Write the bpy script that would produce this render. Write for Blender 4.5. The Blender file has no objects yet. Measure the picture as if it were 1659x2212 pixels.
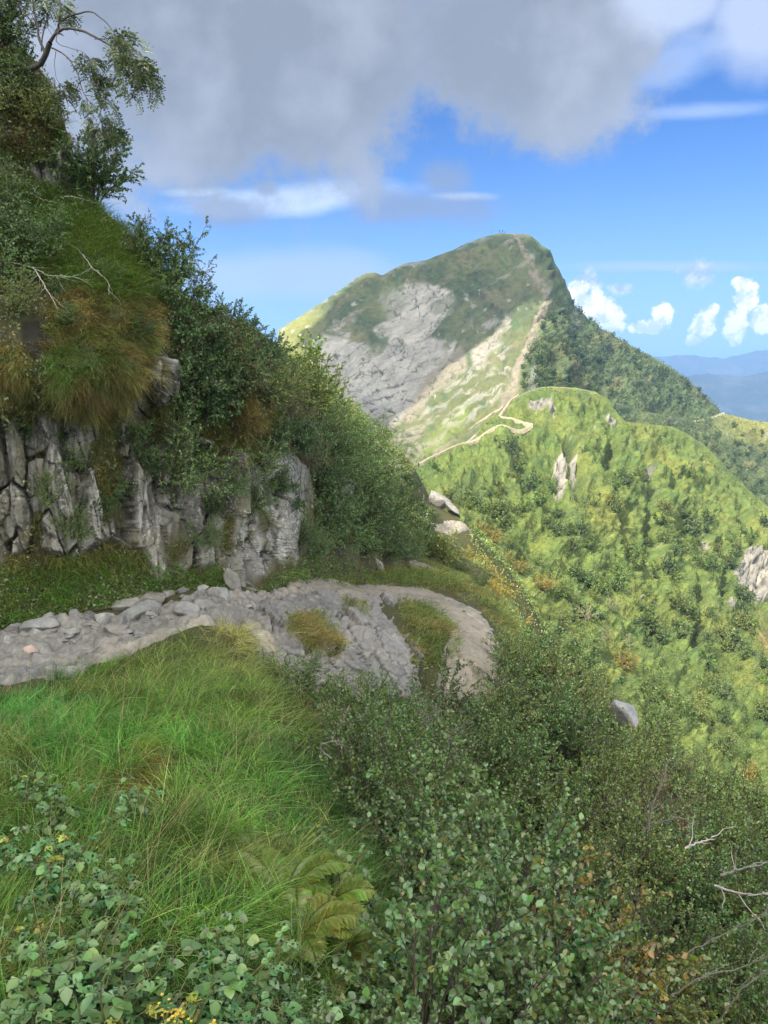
import bpy, math, random
import numpy as np
from math import radians
C = bpy.context.scene.collection
R = np.random.default_rng(7)
PITCH = radians(10.4); CP, SP = math.cos(PITCH), math.sin(PITCH)
FQ, CX, CY = 1663.0, 829.5, 1106.0      # photo measured on a 1659 x 2212 grid

def ray(u, v):
    a = (np.asarray(u, float) - CX) / FQ; b = (CY - np.asarray(v, float)) / FQ
    y = CP + b * SP
    return a / y, (-SP + b * CP) / y
def W(u, v, D):
    X, Z = ray(u, v); D = np.asarray(D, float)
    return np.stack(np.broadcast_arrays(X * D, D + 0 * X, Z * D), -1)
def proj(p):
    p = np.asarray(p, float)
    f = p[..., 1] * CP - p[..., 2] * SP; up = p[..., 1] * SP + p[..., 2] * CP
    return CX + FQ * p[..., 0] / f, CY - FQ * up / f

# ---------------------------------------------------------------- noise
def _h(ix, iy, iz, s):
    n = (ix.astype(np.int64) * 374761393 + iy.astype(np.int64) * 668265263 + iz.astype(np.int64) * 2147483647 + s * 974634777) & 0xFFFFFFFF
    n = ((n ^ (n >> 13)) * 1274126177) & 0xFFFFFFFF
    n = ((n ^ (n >> 15)) * 2246822519) & 0xFFFFFFFF
    n = n ^ (n >> 16)
    return n.astype(np.float64) / 4294967295.0
def vnoise(p, s=0):
    p = np.asarray(p, float); i = np.floor(p); f = p - i; f = f * f * (3 - 2 * f); i = i.astype(np.int64)
    o = 0
    for a in (0, 1):
        for b in (0, 1):
            for c in (0, 1):
                w = (f[..., 0] if a else 1 - f[..., 0]) * (f[..., 1] if b else 1 - f[..., 1]) * (f[..., 2] if c else 1 - f[..., 2])
                o = o + w * _h(i[..., 0] + a, i[..., 1] + b, i[..., 2] + c, s)
    return o
def fbm(p, octv=4, s=0, gain=0.5):
    p = np.asarray(p, float); o = 0; amp = 1; t = 0
    for k in range(octv):
        o = o + amp * vnoise(p * (2.03 ** k) + 17.3 * k, s + k); t += amp; amp *= gain
    return o / t
def n2(x, y, octv=4, s=0, gain=0.5):
    return fbm(np.stack([x, y, 0 * x + 0.37 * s], -1), octv, s, gain)
def voro(x, y, s=0, jit=0.9):
    """F1, F2, two random numbers of the nearest cell, offset from its centre"""
    ix, iy = np.floor(x).astype(np.int64), np.floor(y).astype(np.int64)
    f1 = np.full(x.shape, 9.0); f2 = f1.copy(); r1 = 0 * x; r2 = 0 * x; ox = 0 * x; oy = 0 * x
    for a in (-1, 0, 1):
        for b in (-1, 0, 1):
            cx, cy = ix + a, iy + b
            hx = cx + 0.5 + jit * (_h(cx, cy, cx * 0, s) - 0.5); hy = cy + 0.5 + jit * (_h(cx, cy, cx * 0 + 1, s) - 0.5)
            d = np.sqrt((x - hx) ** 2 + (y - hy) ** 2)
            m = d < f1
            f2 = np.where(m, f1, np.minimum(f2, d)); f1 = np.where(m, d, f1)
            r1 = np.where(m, _h(cx, cy, cx * 0 + 2, s), r1); r2 = np.where(m, _h(cx, cy, cx * 0 + 3, s), r2)
            ox = np.where(m, x - hx, ox); oy = np.where(m, y - hy, oy)
    return f1, f2, r1, r2, ox, oy
def sstep(a, b, x):
    t = np.clip((x - a) / (b - a), 0, 1); return t * t * (3 - 2 * t)
def sdist(u, v, poly):
    """signed distance to a polygon, positive inside"""
    poly = np.asarray(poly, float); n = len(poly)
    d = np.full(np.shape(u), 1e9); ins = np.zeros(np.shape(u), bool)
    for i in range(n):
        x0, y0 = poly[i]; x1, y1 = poly[(i + 1) % n]
        ex, ey = x1 - x0, y1 - y0
        t = np.clip(((u - x0) * ex + (v - y0) * ey) / (ex * ex + ey * ey + 1e-9), 0, 1)
        d = np.minimum(d, np.hypot(u - x0 - t * ex, v - y0 - t * ey))
        if abs(ey) > 1e-9:
            c = ((y0 > v) != (y1 > v)) & (u < ex * (v - y0) / ey + x0)
            ins ^= c
    return np.where(ins, d, -d)
def pline(u, v, pts):
    """distance to a polyline"""
    d = np.full(np.shape(u), 1e9)
    for (x0, y0), (x1, y1) in zip(pts[:-1], pts[1:]):
        ex, ey = x1 - x0, y1 - y0
        t = np.clip(((u - x0) * ex + (v - y0) * ey) / (ex * ex + ey * ey + 1e-9), 0, 1)
        d = np.minimum(d, np.hypot(u - x0 - t * ex, v - y0 - t * ey))
    return d

class TPS:
    def __init__(s, xy, z, sc, smooth=0.0):
        s.sc = sc; s.x = np.asarray(xy, float) / sc; n = len(s.x)
        K = s.k(np.linalg.norm(s.x[:, None] - s.x[None], axis=-1)) + smooth * np.eye(n)
        Pm = np.c_[np.ones(n), s.x]
        A = np.block([[K, Pm], [Pm.T, np.zeros((3, 3))]])
        s.w = np.linalg.solve(A, np.r_[np.asarray(z, float), 0, 0, 0])
    def k(s, r):
        return np.where(r > 1e-9, r * r * np.log(np.maximum(r, 1e-9)), 0)
    def __call__(s, x, y):
        sh = np.shape(x); p = np.c_[np.ravel(x), np.ravel(y)] / s.sc
        o = np.empty(len(p))
        for i in range(0, len(p), 20000):
            q = p[i:i + 20000]
            r = np.sqrt(((q[:, None] - s.x[None]) ** 2).sum(-1))
            o[i:i + 20000] = s.k(r) @ s.w[:-3] + s.w[-3] + q @ s.w[-2:]
        return o.reshape(sh)

# ---------------------------------------------------------------- meshes
def mesh_np(name, verts, quads=None, tris=None, mats=(), midx=None, tint=None, smooth=False, extra=None):
    me = bpy.data.meshes.new(name)
    verts = np.asarray(verts, np.float32).reshape(-1, 3)
    q = np.asarray(quads if quads is not None else np.zeros((0, 4)), np.int32).reshape(-1, 4)
    t = np.asarray(tris if tris is not None else np.zeros((0, 3)), np.int32).reshape(-1, 3)
    me.vertices.add(len(verts)); me.vertices.foreach_set('co', verts.ravel())
    loops = np.r_[q.ravel(), t.ravel()].astype(np.int32)
    me.loops.add(len(loops)); me.loops.foreach_set('vertex_index', loops)
    ls = np.r_[np.arange(len(q)) * 4, len(q) * 4 + np.arange(len(t)) * 3].astype(np.int32)
    me.polygons.add(len(ls)); me.polygons.foreach_set('loop_start', ls)
    if midx is not None: me.polygons.foreach_set('material_index', np.asarray(midx, np.int32))
    if smooth: me.polygons.foreach_set('use_smooth', np.ones(len(ls), bool))
    me.update(calc_edges=True)
    def attr(nm, a):
        at = me.attributes.new(nm, 'FLOAT_COLOR', 'POINT')
        c = np.ones((len(verts), 4), np.float32); c[:, :3] = np.asarray(a, np.float32).reshape(-1, 3)
        at.data.foreach_set('color', c.ravel())
    if tint is not None: attr('tint', tint)
    for k, a in (extra or {}).items(): attr(k, a)
    for m in mats: me.materials.append(m)
    return me
def link(name, me, parent=None):
    o = bpy.data.objects.new(name, me); C.objects.link(o)
    if parent is not None: o.parent = parent
    return o
def tag(o, label=None, cat=None, group=None, kind=None):
    for k, x in (('label', label), ('category', cat), ('group', group), ('kind', kind)):
        if x: o[k] = x
    return o
def gridq(r, c):
    i = np.arange(r * c).reshape(r, c)
    return np.stack([i[:-1, :-1], i[:-1, 1:], i[1:, 1:], i[1:, :-1]], -1).reshape(-1, 4)
def gnormals(P):
    du = np.gradient(P, axis=1); dv = np.gradient(P, axis=0)
    n = np.cross(du, dv); n /= np.linalg.norm(n, axis=-1, keepdims=True) + 1e-12
    s = np.sign((n * -P).sum(-1, keepdims=True)); s[s == 0] = 1
    return n * s

class Patch:
    """a piece of terrain: columns along u, rows from a foot line to a crest line, each point with its own real distance"""
    def __init__(s, us, base, crest, rows, D, pw=1.0):
        s.us = np.asarray(us, float)
        s.b = np.interp(s.us, *zip(*base)); s.c = np.interp(s.us, *zip(*crest))
        s.t = np.linspace(0, 1, rows)
        s.U = np.broadcast_to(s.us, (rows, len(us))).copy()
        s.V = s.b + (s.c - s.b) * s.t[:, None]
        s.D = D(s.U, s.V); s.P = W(s.U, s.V, s.D); s.N = gnormals(s.P)
    def disp(s, h):
        s.P = s.P + s.N * np.asarray(h)[..., None]; s.N = gnormals(s.P)
    def sample(s, u, v):
        u = np.asarray(u, float); v = np.asarray(v, float)
        ci = np.clip(np.interp(u, s.us, np.arange(len(s.us))), 0, len(s.us) - 1.001)
        b = np.interp(u, s.us, s.b); c = np.interp(u, s.us, s.c)
        ri = np.clip((v - b) / (c - b) * (len(s.t) - 1), 0, len(s.t) - 1.001)
        c0 = ci.astype(int); r0 = ri.astype(int); fc = (ci - c0)[..., None]; fr = (ri - r0)[..., None]
        def g(A): return (A[r0, c0] * (1 - fc) + A[r0, c0 + 1] * fc) * (1 - fr) + (A[r0 + 1, c0] * (1 - fc) + A[r0 + 1, c0 + 1] * fc) * fr
        return g(s.P), g(s.N)
    def inside(s, u, v):
        return (u > s.us[0]) & (u < s.us[-1]) & (v < np.interp(u, s.us, s.b)) & (v > np.interp(u, s.us, s.c))
    def build(s, name, mat, tint, back=(), smooth=True, extra=None):
        P = s.P; T = np.broadcast_to(tint, P.shape).copy()
        ex = {k: np.broadcast_to(a, P.shape).copy() for k, a in (extra or {}).items()}
        top = P[-1]; hd = top * [1, 1, 0]; hd /= np.linalg.norm(hd, axis=-1, keepdims=True)
        for d, z in back:
            P = np.concatenate([P, (top + hd * d + [0, 0, z])[None]]); T = np.concatenate([T, T[-1:]])
            for k in ex: ex[k] = np.concatenate([ex[k], ex[k][-1:]])
        me = mesh_np(name, P.reshape(-1, 3), gridq(*P.shape[:2]), mats=[mat], tint=T.reshape(-1, 3), smooth=smooth, extra={k: a.reshape(-1, 3) for k, a in ex.items()})
        return link(name, me)

class Bag:
    """collects verts / quads / tris with tints and a material slot"""
    def __init__(s): s.v = []; s.q = []; s.t = []; s.c = []; s.qm = []; s.tm = []; s.n = 0
    def add(s, v, q=None, t=None, c=(1, 1, 1), m=0):
        v = np.asarray(v, float).reshape(-1, 3)
        if q is not None and len(q): q = np.asarray(q).reshape(-1, 4); s.q.append(q + s.n); s.qm.append(np.full(len(q), m))
        if t is not None and len(t): t = np.asarray(t).reshape(-1, 3); s.t.append(t + s.n); s.tm.append(np.full(len(t), m))
        s.v.append(v); s.c.append(np.broadcast_to(np.asarray(c, float), v.shape)); s.n += len(v)
    def mesh(s, name, mats, smooth=False):
        q = np.concatenate(s.q) if s.q else None; t = np.concatenate(s.t) if s.t else None
        return mesh_np(name, np.concatenate(s.v), q, t, mats, np.concatenate((s.qm or []) + (s.tm or [])), np.concatenate(s.c), smooth)

def tube(bag, path, rad, sides=5, c=(.1, .08, .06), m=0):
    path = np.asarray(path, float); n = len(path); rad = np.broadcast_to(np.asarray(rad, float), n)
    tg = np.gradient(path, axis=0); tg /= np.linalg.norm(tg, axis=1, keepdims=True) + 1e-9
    ref = np.array([0.31, 0.17, 0.93]) if abs(tg[0, 2]) < 0.8 else np.array([0.9, 0.3, 0.1])
    a = np.cross(tg, ref); a /= np.linalg.norm(a, axis=1, keepdims=True) + 1e-9; b = np.cross(tg, a)
    th = np.arange(sides) / sides * 2 * np.pi
    V = path[:, None] + rad[:, None, None] * (np.cos(th)[None, :, None] * a[:, None] + np.sin(th)[None, :, None] * b[:, None])
    i = np.arange(n * sides).reshape(n, sides); j = np.roll(i, -1, 1)
    q = np.stack([i[:-1], j[:-1], j[1:], i[1:]], -1).reshape(-1, 4)
    bag.add(V.reshape(-1, 3), q, c=c, m=m)
def smoothline(p, k=4):
    p = np.asarray(p, float); n = len(p)
    t = np.arange(n); tt = np.linspace(0, n - 1, (n - 1) * k + 1)
    pp = np.concatenate([[2 * p[0] - p[1]], p, [2 * p[-1] - p[-2]]])
    i = np.clip(tt.astype(int), 0, n - 2); f = (tt - i)[:, None]
    a, b, c, d = pp[i], pp[i + 1], pp[i + 2], pp[i + 3]
    return .5 * (2 * b + (c - a) * f + (2 * a - 5 * b + 4 * c - d) * f ** 2 + (3 * b - a - 3 * c + d) * f ** 3)
def unit(a): return a / (np.linalg.norm(a, axis=-1, keepdims=True) + 1e-9)

# leaf outlines: x along the leaf, y across, z up
LEAF6 = (np.array([[0, 0, 0], [.3, .5, .10], [.75, .42, .07], [1, 0, -.06], [.75, -.42, .07], [.3, -.5, .10]]), [[0, 5, 4, 3], [0, 3, 2, 1]], None)
LEAF4 = (np.array([[0, 0, 0], [.5, .5, .10], [1, 0, 0], [.5, -.5, .10]]), None, [[0, 3, 2], [0, 2, 1]])
LEAF9 = (np.array([[0,0,0],[.22,.36,.08],[.5,.46,.11],[.8,.27,.06],[1,0,-.08],[.22,-.36,.08],[.5,-.46,.11],[.8,-.27,.06],[.5,0,0]]), [[0,8,2,1],[8,4,3,2],[0,5,6,8],[8,6,7,4]], None)
LOBED = (np.array([[0, 0, 0], [.05, .42, .03], [.38, .34, .06], [.36, .62, 0], [.66, .26, .03], [1, 0, -.1], [.66, -.26, .03], [.36, -.62, 0], [.38, -.34, .06], [.05, -.42, .03]]), [[0, 3, 2, 1], [0, 9, 8, 7], [0, 5, 4, 2], [0, 8, 6, 5]], None)
def leaves(bag, p, d, n, L, Wd, c, tmpl=LEAF4, m=0):
    d = unit(d); s = unit(np.cross(n, d)); n = np.cross(d, s)
    tv, tq, tt = tmpl; k = len(tv); N = len(p)
    L = np.broadcast_to(L, N); Wd = np.broadcast_to(Wd, N)
    V = p[:, None] + d[:, None] * (tv[None, :, 0] * L[:, None])[..., None] + s[:, None] * (tv[None, :, 1] * Wd[:, None])[..., None] + n[:, None] * (tv[None, :, 2] * L[:, None])[..., None]
    off = (np.arange(N) * k)[:, None, None]
    bag.add(V.reshape(-1, 3), (np.array(tq)[None] + off).reshape(-1, 4) if tq else None, (np.array(tt)[None] + off).reshape(-1, 3) if tt else None, np.repeat(c, k, 0), m)
def blades(bag, p, d, bend, L, Wd, c, seg=3, m=0):
    """grass blades: start at p, set out along d, bent towards `bend`"""
    N = len(p); d = unit(d); L = np.broadcast_to(L, N); Wd = np.broadcast_to(Wd, N)
    side = unit(np.cross(d, R.normal(size=(N, 3))))
    t = np.linspace(0, 1, seg + 1)
    ctr = p[:, None] + L[:, None, None] * (t[None, :, None] * d[:, None] + (t ** 2)[None, :, None] * bend[:, None] * .6)
    w = (Wd[:, None] * (1 - t[None] ** 1.6))[..., None] * .5
    A = ctr - side[:, None] * w; B = ctr + side[:, None] * w
    V = np.stack([A, B], 2)[:, :-1].reshape(N, -1, 3); V = np.concatenate([V, ctr[:, -1:]], 1)
    k = 2 * seg + 1; off = np.arange(N)[:, None, None] * k
    q = [[2 * i, 2 * i + 1, 2 * i + 3, 2 * i + 2] for i in range(seg - 1)]
    tri = [[2 * seg - 2, 2 * seg - 1, 2 * seg]]
    sh = np.concatenate([np.repeat(.55 + .45 * t[:-1], 2), [1.1]]) * 0 + 1
    cc = c[:, None] * sh[None, :, None]
    bag.add(V.reshape(-1, 3), (np.array(q)[None] + off).reshape(-1, 4), (np.array(tri)[None] + off).reshape(-1, 3), cc.reshape(-1, 3), m)

# ---------------------------------------------------------------- node helper
class NT:
    def __init__(s, tree): s.t = tree; tree.nodes.clear()
    def n(s, typ, **kw):
        nd = s.t.nodes.new(typ); ins = kw.pop('i', {})
        for k, x in kw.items(): setattr(nd, k, x)
        for k, x in ins.items():
            if isinstance(x, bpy.types.NodeSocket): s.t.links.new(x, nd.inputs[k])
            else: nd.inputs[k].default_value = x
        return nd
    def m(s, op, *a, clamp=False):
        return s.n('ShaderNodeMath', operation=op, use_clamp=clamp, i=dict(enumerate(a))).outputs[0]
    def mix(s, f, a, b, mode='MIX'):
        nd = s.n('ShaderNodeMix', data_type='RGBA', blend_type=mode)
        for k, x in ((0, f), (6, a), (7, b)):
            if isinstance(x, bpy.types.NodeSocket): s.t.links.new(x, nd.inputs[k])
            else: nd.inputs[k].default_value = (*x, 1) if isinstance(x, tuple) and len(x) == 3 else x
        return nd.outputs[2]
    def noise(s, vec, scale, detail=4, rough=.55, dim='3D', dist=0.0):
        nd = s.n('ShaderNodeTexNoise', noise_dimensions=dim, i={'Scale': scale, 'Detail': detail, 'Roughness': rough, 'Distortion': dist})
        if vec is not None: s.t.links.new(vec, nd.inputs['Vector'])
        return nd.outputs[0]
    def ramp(s, x, a, b, lo=0.0, hi=1.0, smooth=True):
        return s.n('ShaderNodeMapRange', interpolation_type='SMOOTHSTEP' if smooth else 'LINEAR', i={0: x, 1: a, 2: b, 3: lo, 4: hi}).outputs[0]
def mat(name):
    m = bpy.data.materials.new(name); m.use_nodes = True; return m, NT(m.node_tree)

def mat_leaf(name, trans=.35, gloss=.06, rough=.45, var=.35):
    m, t = mat(name)
    a = t.n('ShaderNodeAttribute', attribute_name='tint').outputs['Color']
    rnd = t.n('ShaderNodeObjectInfo').outputs['Random']
    k = t.m('MULTIPLY_ADD', rnd, var, 1 - var / 2)
    col = t.mix(1.0, a, t.n('ShaderNodeCombineColor', i={0: k, 1: k, 2: k}).outputs[0], 'MULTIPLY')
    hue = t.n('ShaderNodeHueSaturation', i={'Hue': t.m('MULTIPLY_ADD', t.m('FRACT', t.m('MULTIPLY', rnd, 7.31)), .03, .485), 'Color': col}).outputs[0]
    df = t.n('ShaderNodeBsdfDiffuse', i={'Color': hue}); tr = t.n('ShaderNodeBsdfTranslucent', i={'Color': t.mix(1.0, hue, (1.25, 1.2, .6), 'MULTIPLY')})
    mx = t.n('ShaderNodeMixShader', i={0: trans, 1: df.outputs[0], 2: tr.outputs[0]})
    gl = t.n('ShaderNodeBsdfGlossy', i={'Roughness': rough, 'Color': (.8, .85, .9, 1)})
    o = t.n('ShaderNodeMixShader', i={0: gloss, 1: mx.outputs[0], 2: gl.outputs[0]})
    t.n('ShaderNodeOutputMaterial', i={0: o.outputs[0]})
    return m
def mat_ground(name, scale=20, amp=.45, bump=.4, bscale=None, rough=.95, dist=.05):
    """attribute colour broken up by two scales of noise, with bump"""
    m, t = mat(name)
    a = t.n('ShaderNodeAttribute', attribute_name='tint').outputs['Color']
    pos = t.n('ShaderNodeNewGeometry').outputs['Position']
    x = t.noise(pos, scale, 6, .65); y = t.noise(pos, scale * .17, 4, .6)
    k = t.m('ADD', t.m('MULTIPLY_ADD', x, 2 * amp, 1 - amp), t.m('MULTIPLY_ADD', y, amp, -amp / 2))
    col = t.mix(1.0, a, t.n('ShaderNodeCombineColor', i={0: k, 1: k, 2: k}).outputs[0], 'MULTIPLY')
    bp = t.n('ShaderNodeBump', i={'Strength': bump, 'Distance': dist, 'Height': t.noise(pos, bscale or scale, 8, .7)})
    b = t.n('ShaderNodeBsdfPrincipled', i={'Base Color': col, 'Roughness': rough, 'Normal': bp.outputs[0], 'Specular IOR Level': .2})
    t.n('ShaderNodeOutputMaterial', i={0: b.outputs[0]})
    return m
def mat_rock(name, scale=6, lich=.5, bump=.6, dist=.03):
    """grey rock: tint x noise, pale lichen spots, dark streaks"""
    m, t = mat(name)
    a = t.n('ShaderNodeAttribute', attribute_name='tint').outputs['Color']
    msk = t.n('ShaderNodeSeparateColor', i={0: t.n('ShaderNodeAttribute', attribute_name='mask').outputs['Color']}).outputs[0]
    pos = t.n('ShaderNodeNewGeometry').outputs['Position']
    x = t.noise(pos, scale, 8, .7); y = t.noise(pos, scale * .25, 4, .6)
    k = t.m('MULTIPLY_ADD', x, 1.3, .35); k = t.m('MULTIPLY', k, t.m('MULTIPLY_ADD', y, .8, .6))
    col = t.mix(1.0, a, t.n('ShaderNodeCombineColor', i={0: k, 1: k, 2: k}).outputs[0], 'MULTIPLY')
    l1 = t.m('MULTIPLY', t.m('MULTIPLY', t.ramp(t.noise(pos, scale * 3.2, 5, .7), .53, .62), t.ramp(t.noise(pos, scale * .35, 3, .6), .42, .60)), t.m('MULTIPLY', msk, lich))
    col = t.mix(l1, col, (.46, .46, .42))
    l2 = t.m('MULTIPLY', t.ramp(t.noise(pos, scale * .9, 5, .7), .60, .72), t.m('MULTIPLY', msk, lich * .6))
    col = t.mix(l2, col, (.24, .235, .14))
    l3 = t.m('MULTIPLY', t.ramp(t.noise(pos, scale * 1.7, 6, .75, dist=.6), .58, .70), t.m('MULTIPLY', msk, .7))
    col = t.mix(l3, col, (.04, .042, .045))
    bp = t.n('ShaderNodeBump', i={'Strength': bump, 'Distance': dist, 'Height': t.noise(pos, scale * 1.5, 10, .72)})
    b = t.n('ShaderNodeBsdfPrincipled', i={'Base Color': col, 'Roughness': .9, 'Normal': bp.outputs[0], 'Specular IOR Level': .25})
    t.n('ShaderNodeOutputMaterial', i={0: b.outputs[0]})
    return m
def mat_bark(name, k=1.0):
    m, t = mat(name)
    a = t.n('ShaderNodeAttribute', attribute_name='tint').outputs['Color']
    pos = t.n('ShaderNodeNewGeometry').outputs['Position']
    f = t.m('MULTIPLY_ADD', t.noise(pos, 30, 6, .7), 1.2, .4)
    col = t.mix(1.0, a, t.n('ShaderNodeCombineColor', i={0: f, 1: f, 2: f}).outputs[0], 'MULTIPLY')
    b = t.n('ShaderNodeBsdfPrincipled', i={'Base Color': col, 'Roughness': .85, 'Specular IOR Level': .2})
    t.n('ShaderNodeOutputMaterial', i={0: b.outputs[0]})
    return m
# ================================================================ materials
M_SOIL = mat_ground('soil', 25, .5, .5)
M_ROCK = mat_rock('cliff_rock', 6, .75, .7, .03)
M_STONE = mat_rock('trail_stone', 9, .25, .7, .02)
M_GRAVEL = mat_ground('gravel', 45, .45, .8, 60, dist=.03)
M_HILL = mat_ground('hill_turf', .9, .5, .6, 1.2, dist=.5)
M_MOUNT = mat_ground('mountain_turf', .35, .42, .7, .5, dist=1.5)
M_FAR = mat_ground('far_rock', .006, .5, .6, .01, dist=60)
M_FPATH = mat_ground('far_path', 1.5, .35, .4, 2, dist=.2)

# ================================================================ mountain
mc = [(600,712),(620,700),(660,674),(700,650),(740,622),(770,600),(790,590),(810,588),(825,594),(840,586),(870,570),(920,562),(950,550),(980,540),(1010,524),(1040,513),(1065,507),(1080,504),(1105,505),(1130,505),(1148,513),(1165,525),(1180,538),(1190,550),(1197,567),(1205,582),(1215,600),(1225,620),(1233,640),(1240,660),(1270,688),(1300,710),(1350,740),(1400,765),(1440,790),(1480,815),(1510,842),(1530,865),(1560,895),(1620,940),(1700,980)]
mb = [(600,860),(700,940),(800,985),(900,1040),(950,1012),(1000,985),(1050,950),(1085,915),(1100,900),(1200,905),(1300,920),(1350,990),(1500,1000),(1700,1040)]
mD = [(1080,505,430),(1130,505,428),(1165,525,425),(1190,550,424),(1205,580,423),(1225,620,425),(1240,660,425),(1300,710,430),(1400,765,430),(1480,815,425),(1530,865,415),(1560,895,400),(980,540,440),(870,570,455),(800,590,465),(700,650,470),(620,700,470),(560,745,470),
 (1140,560,408),(1170,610,385),(1187,645,362),(1160,690,325),(1140,740,290),(1120,790,260),(1095,850,225),(1080,880,205),
 (1000,650,412),(900,650,425),(800,650,440),(1050,700,360),(1000,750,345),(900,750,370),(800,750,395),(700,750,415),(1050,800,285),(950,850,280),(850,850,310),(750,820,365),(700,800,390),(980,930,210),(900,960,225),(850,900,280),(940,990,178),(880,990,230),(800,950,300),(650,850,380),(1030,950,185),
 (1200,700,345),(1200,760,305),(1200,820,260),(1150,830,240),(1150,870,222),(1250,760,350),(1300,800,370),(1300,870,310),(1400,850,375),(1480,890,380),(1350,920,300),(1250,880,265),(1200,890,230),(1230,640,410),(1215,680,372),(1500,980,300),(1700,1000,330)]
mD = np.array(mD, float)
mtn = Patch(np.arange(600, 1640, 2.0), mb, mc, 300, TPS(mD[:, :2], mD[:, 2], 400, 1e-4))
U, V = mtn.U, mtn.V
ridge_line = [(1110,508),(1135,545),(1165,605),(1187,645),(1162,690),(1142,740),(1120,790),(1100,850),(1085,885)]
rl_u = np.interp(V, [p[1] for p in ridge_line], [p[0] for p in ridge_line])
right = sstep(0, 26, U - rl_u - 8 + 22 * (n2(U / 26, V / 26, 3, 5) - .5))         # the forested flank
# strata run up to the right on the left face: rotate the noise space
a = radians(33); S1 = (U * math.cos(a) - V * math.sin(a)); S2 = (U * math.sin(a) + V * math.cos(a))
strat = n2(S1 / 120, S2 / 15, 5, 11, .6); lump = n2(U / 55, V / 45, 5, 12); fine = n2(U / 9, V / 8, 4, 13)
wu = U + 30 * (n2(U / 40, V / 40, 4, 14) - .5); wv = V + 30 * (n2(U / 40, V / 40, 4, 15) - .5)
face1 = sdist(wu, wv, [(812,650),(835,622),(880,615),(940,622),(985,640),(982,672),(950,700),(925,728),(890,748),(850,745),(818,732),(800,705),(822,690)])
face2 = sdist(wu, wv, [(670,742),(700,730),(745,735),(800,748),(870,755),(930,738),(985,742),(968,785),(930,822),(900,868),(872,898),(838,920),(795,890),(760,870),(715,830),(690,790)])
face3 = sdist(wu, wv, [(905,842),(955,780),(1000,748),(1015,765),(1000,800),(960,835),(930,865),(885,915),(865,915),(880,880)])
face4 = sdist(wu, wv, [(1020,755),(1060,715),(1095,672),(1105,690),(1080,745),(1040,790),(1015,800)])
face5 = sdist(wu, wv, [(700,720),(740,690),(765,690),(755,735)])
rock = np.maximum.reduce([sstep(-6, 5, f - g) for f, g in ((face1, 0), (face2, -4), (face3, 2), (face4, 5), (face5, 4))])
rock *= 1 - .85 * sstep(.56, .66, n2(S1 / 90, S2 / 30, 4, 16)) * (1 - sstep(2, 26, face2)) * (1 - .5 * sstep(0, 18, face1))
streak = sstep(.60, .67, strat) * sstep(.42, .6, n2(U / 70, V / 60, 3, 17)) * (1 - right) * sstep(560, 640, V + .4 * (U - 900))
strip = sdist(U, V, [(890,985),(960,905),(1000,870),(1025,855),(1010,890),(960,960),(925,985),(900,1000)])
low = np.clip(sstep(-8, 10, 30 - np.abs(pline(U, V, [(900,965),(985,880),(1040,830)]) - 20)) * sstep(.50, .6, n2(S1 / 40, S2 / 10, 4, 18)), 0, 1) * (1 - right)
spots = sstep(.69, .73, n2(U / 10, V / 11, 3, 19)) * sstep(.45, .6, n2(U / 60, V / 60, 3, 20)) * (1 - .75 * right)
rock = np.clip(np.maximum.reduce([rock, .65 * streak, .6 * low, .8 * spots]), 0, 1)
cliffR = np.maximum(sstep(-5, 6, sdist(wu, wv, [(1132,872),(1140,820),(1160,800),(1162,850),(1150,880)])), sstep(-5, 5, sdist(wu, wv, [(1222,690),(1245,655),(1252,700),(1240,735)]) - 1))
crest_s = sstep(12, 3, V - np.interp(U, mtn.us, mtn.c)) * sstep(.5, .62, n2(U / 25, V / 6, 3, 21)) * (1 - right)
f1, f2, r1, r2, _, _ = voro(S1 / 74 + .9 * lump + .45 * fine, S2 / 20 + 1.3 * n2(U / 30, V / 30, 4, 22), 23)
crack = sstep(.075, .01, f2 - f1) * sstep(.3, .5, n2(U / 20, V / 20, 3, 32))
g1, g2, q1, _, _, _ = voro(S1 / 15 + 1.0 * fine, S2 / 34 + 1.2 * lump, 24)
crack = np.maximum(crack, .8 * sstep(.07, .0, g2 - g1) * sstep(.4, .6, n2(U / 26, V / 26, 3, 33)))
scree = sstep(1.0, .35, pline(U + 10 * (fine - .5), V, ridge_line) / np.interp(V, [505, 560, 640, 660, 740, 800, 850, 890], [4, 9, 15, 10, 9, 14, 20, 22]) - .0)
scree *= sstep(.25, .45, n2(U / 7, V / 7, 3, 25) + .25 * sstep(640, 700, V))
hgt = (lump - .5) * 8 * (1 - .6 * rock) + (strat - .5) * 5 * (1 - .6 * rock) + (fine - .5) * (2.2 + 2.0 * right) * (1 - .7 * rock) + rock * (r1 - .5) * 1.1 - rock * crack * .9 + rock * (q1 - .5) * .3 + rock * (n2(S1 / 8, S2 / 5, 4, 34) - .5) * .5
hgt += right * (n2(U / 22, V / 26, 4, 26) - .5) * 16
hgt *= sstep(0, 26, V - np.interp(U, mtn.us, mtn.c)) * .85 + .15
fx_, fz_ = mtn.P[..., 0] + .5 * mtn.P[..., 1], mtn.P[..., 2]; d1, d2, dq, dr, _, _ = voro(fx_ / 4.2 + .4 * fine, fz_ / 3.6, 38); ck_ = .1 + .9 * sstep(0, 40, V - np.interp(U, mtn.us, mtn.c)); hgt = hgt + ck_ * right * 2.6 * np.sqrt(np.clip(1 - (d1 / .72) ** 2, 0, 1)) * (.3 + dq) + (1 - right) * (1 - rock) * .8 * (n2(fx_ / 2.2, fz_ / 1.6, 3, 39) - .5)
mtn.disp(hgt * np.interp(mtn.D, [170, 430], [.45, 1.0]))
def L3(a, b, t): return np.asarray(a) * (1 - t[..., None]) + np.asarray(b) * t[..., None]
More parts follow.
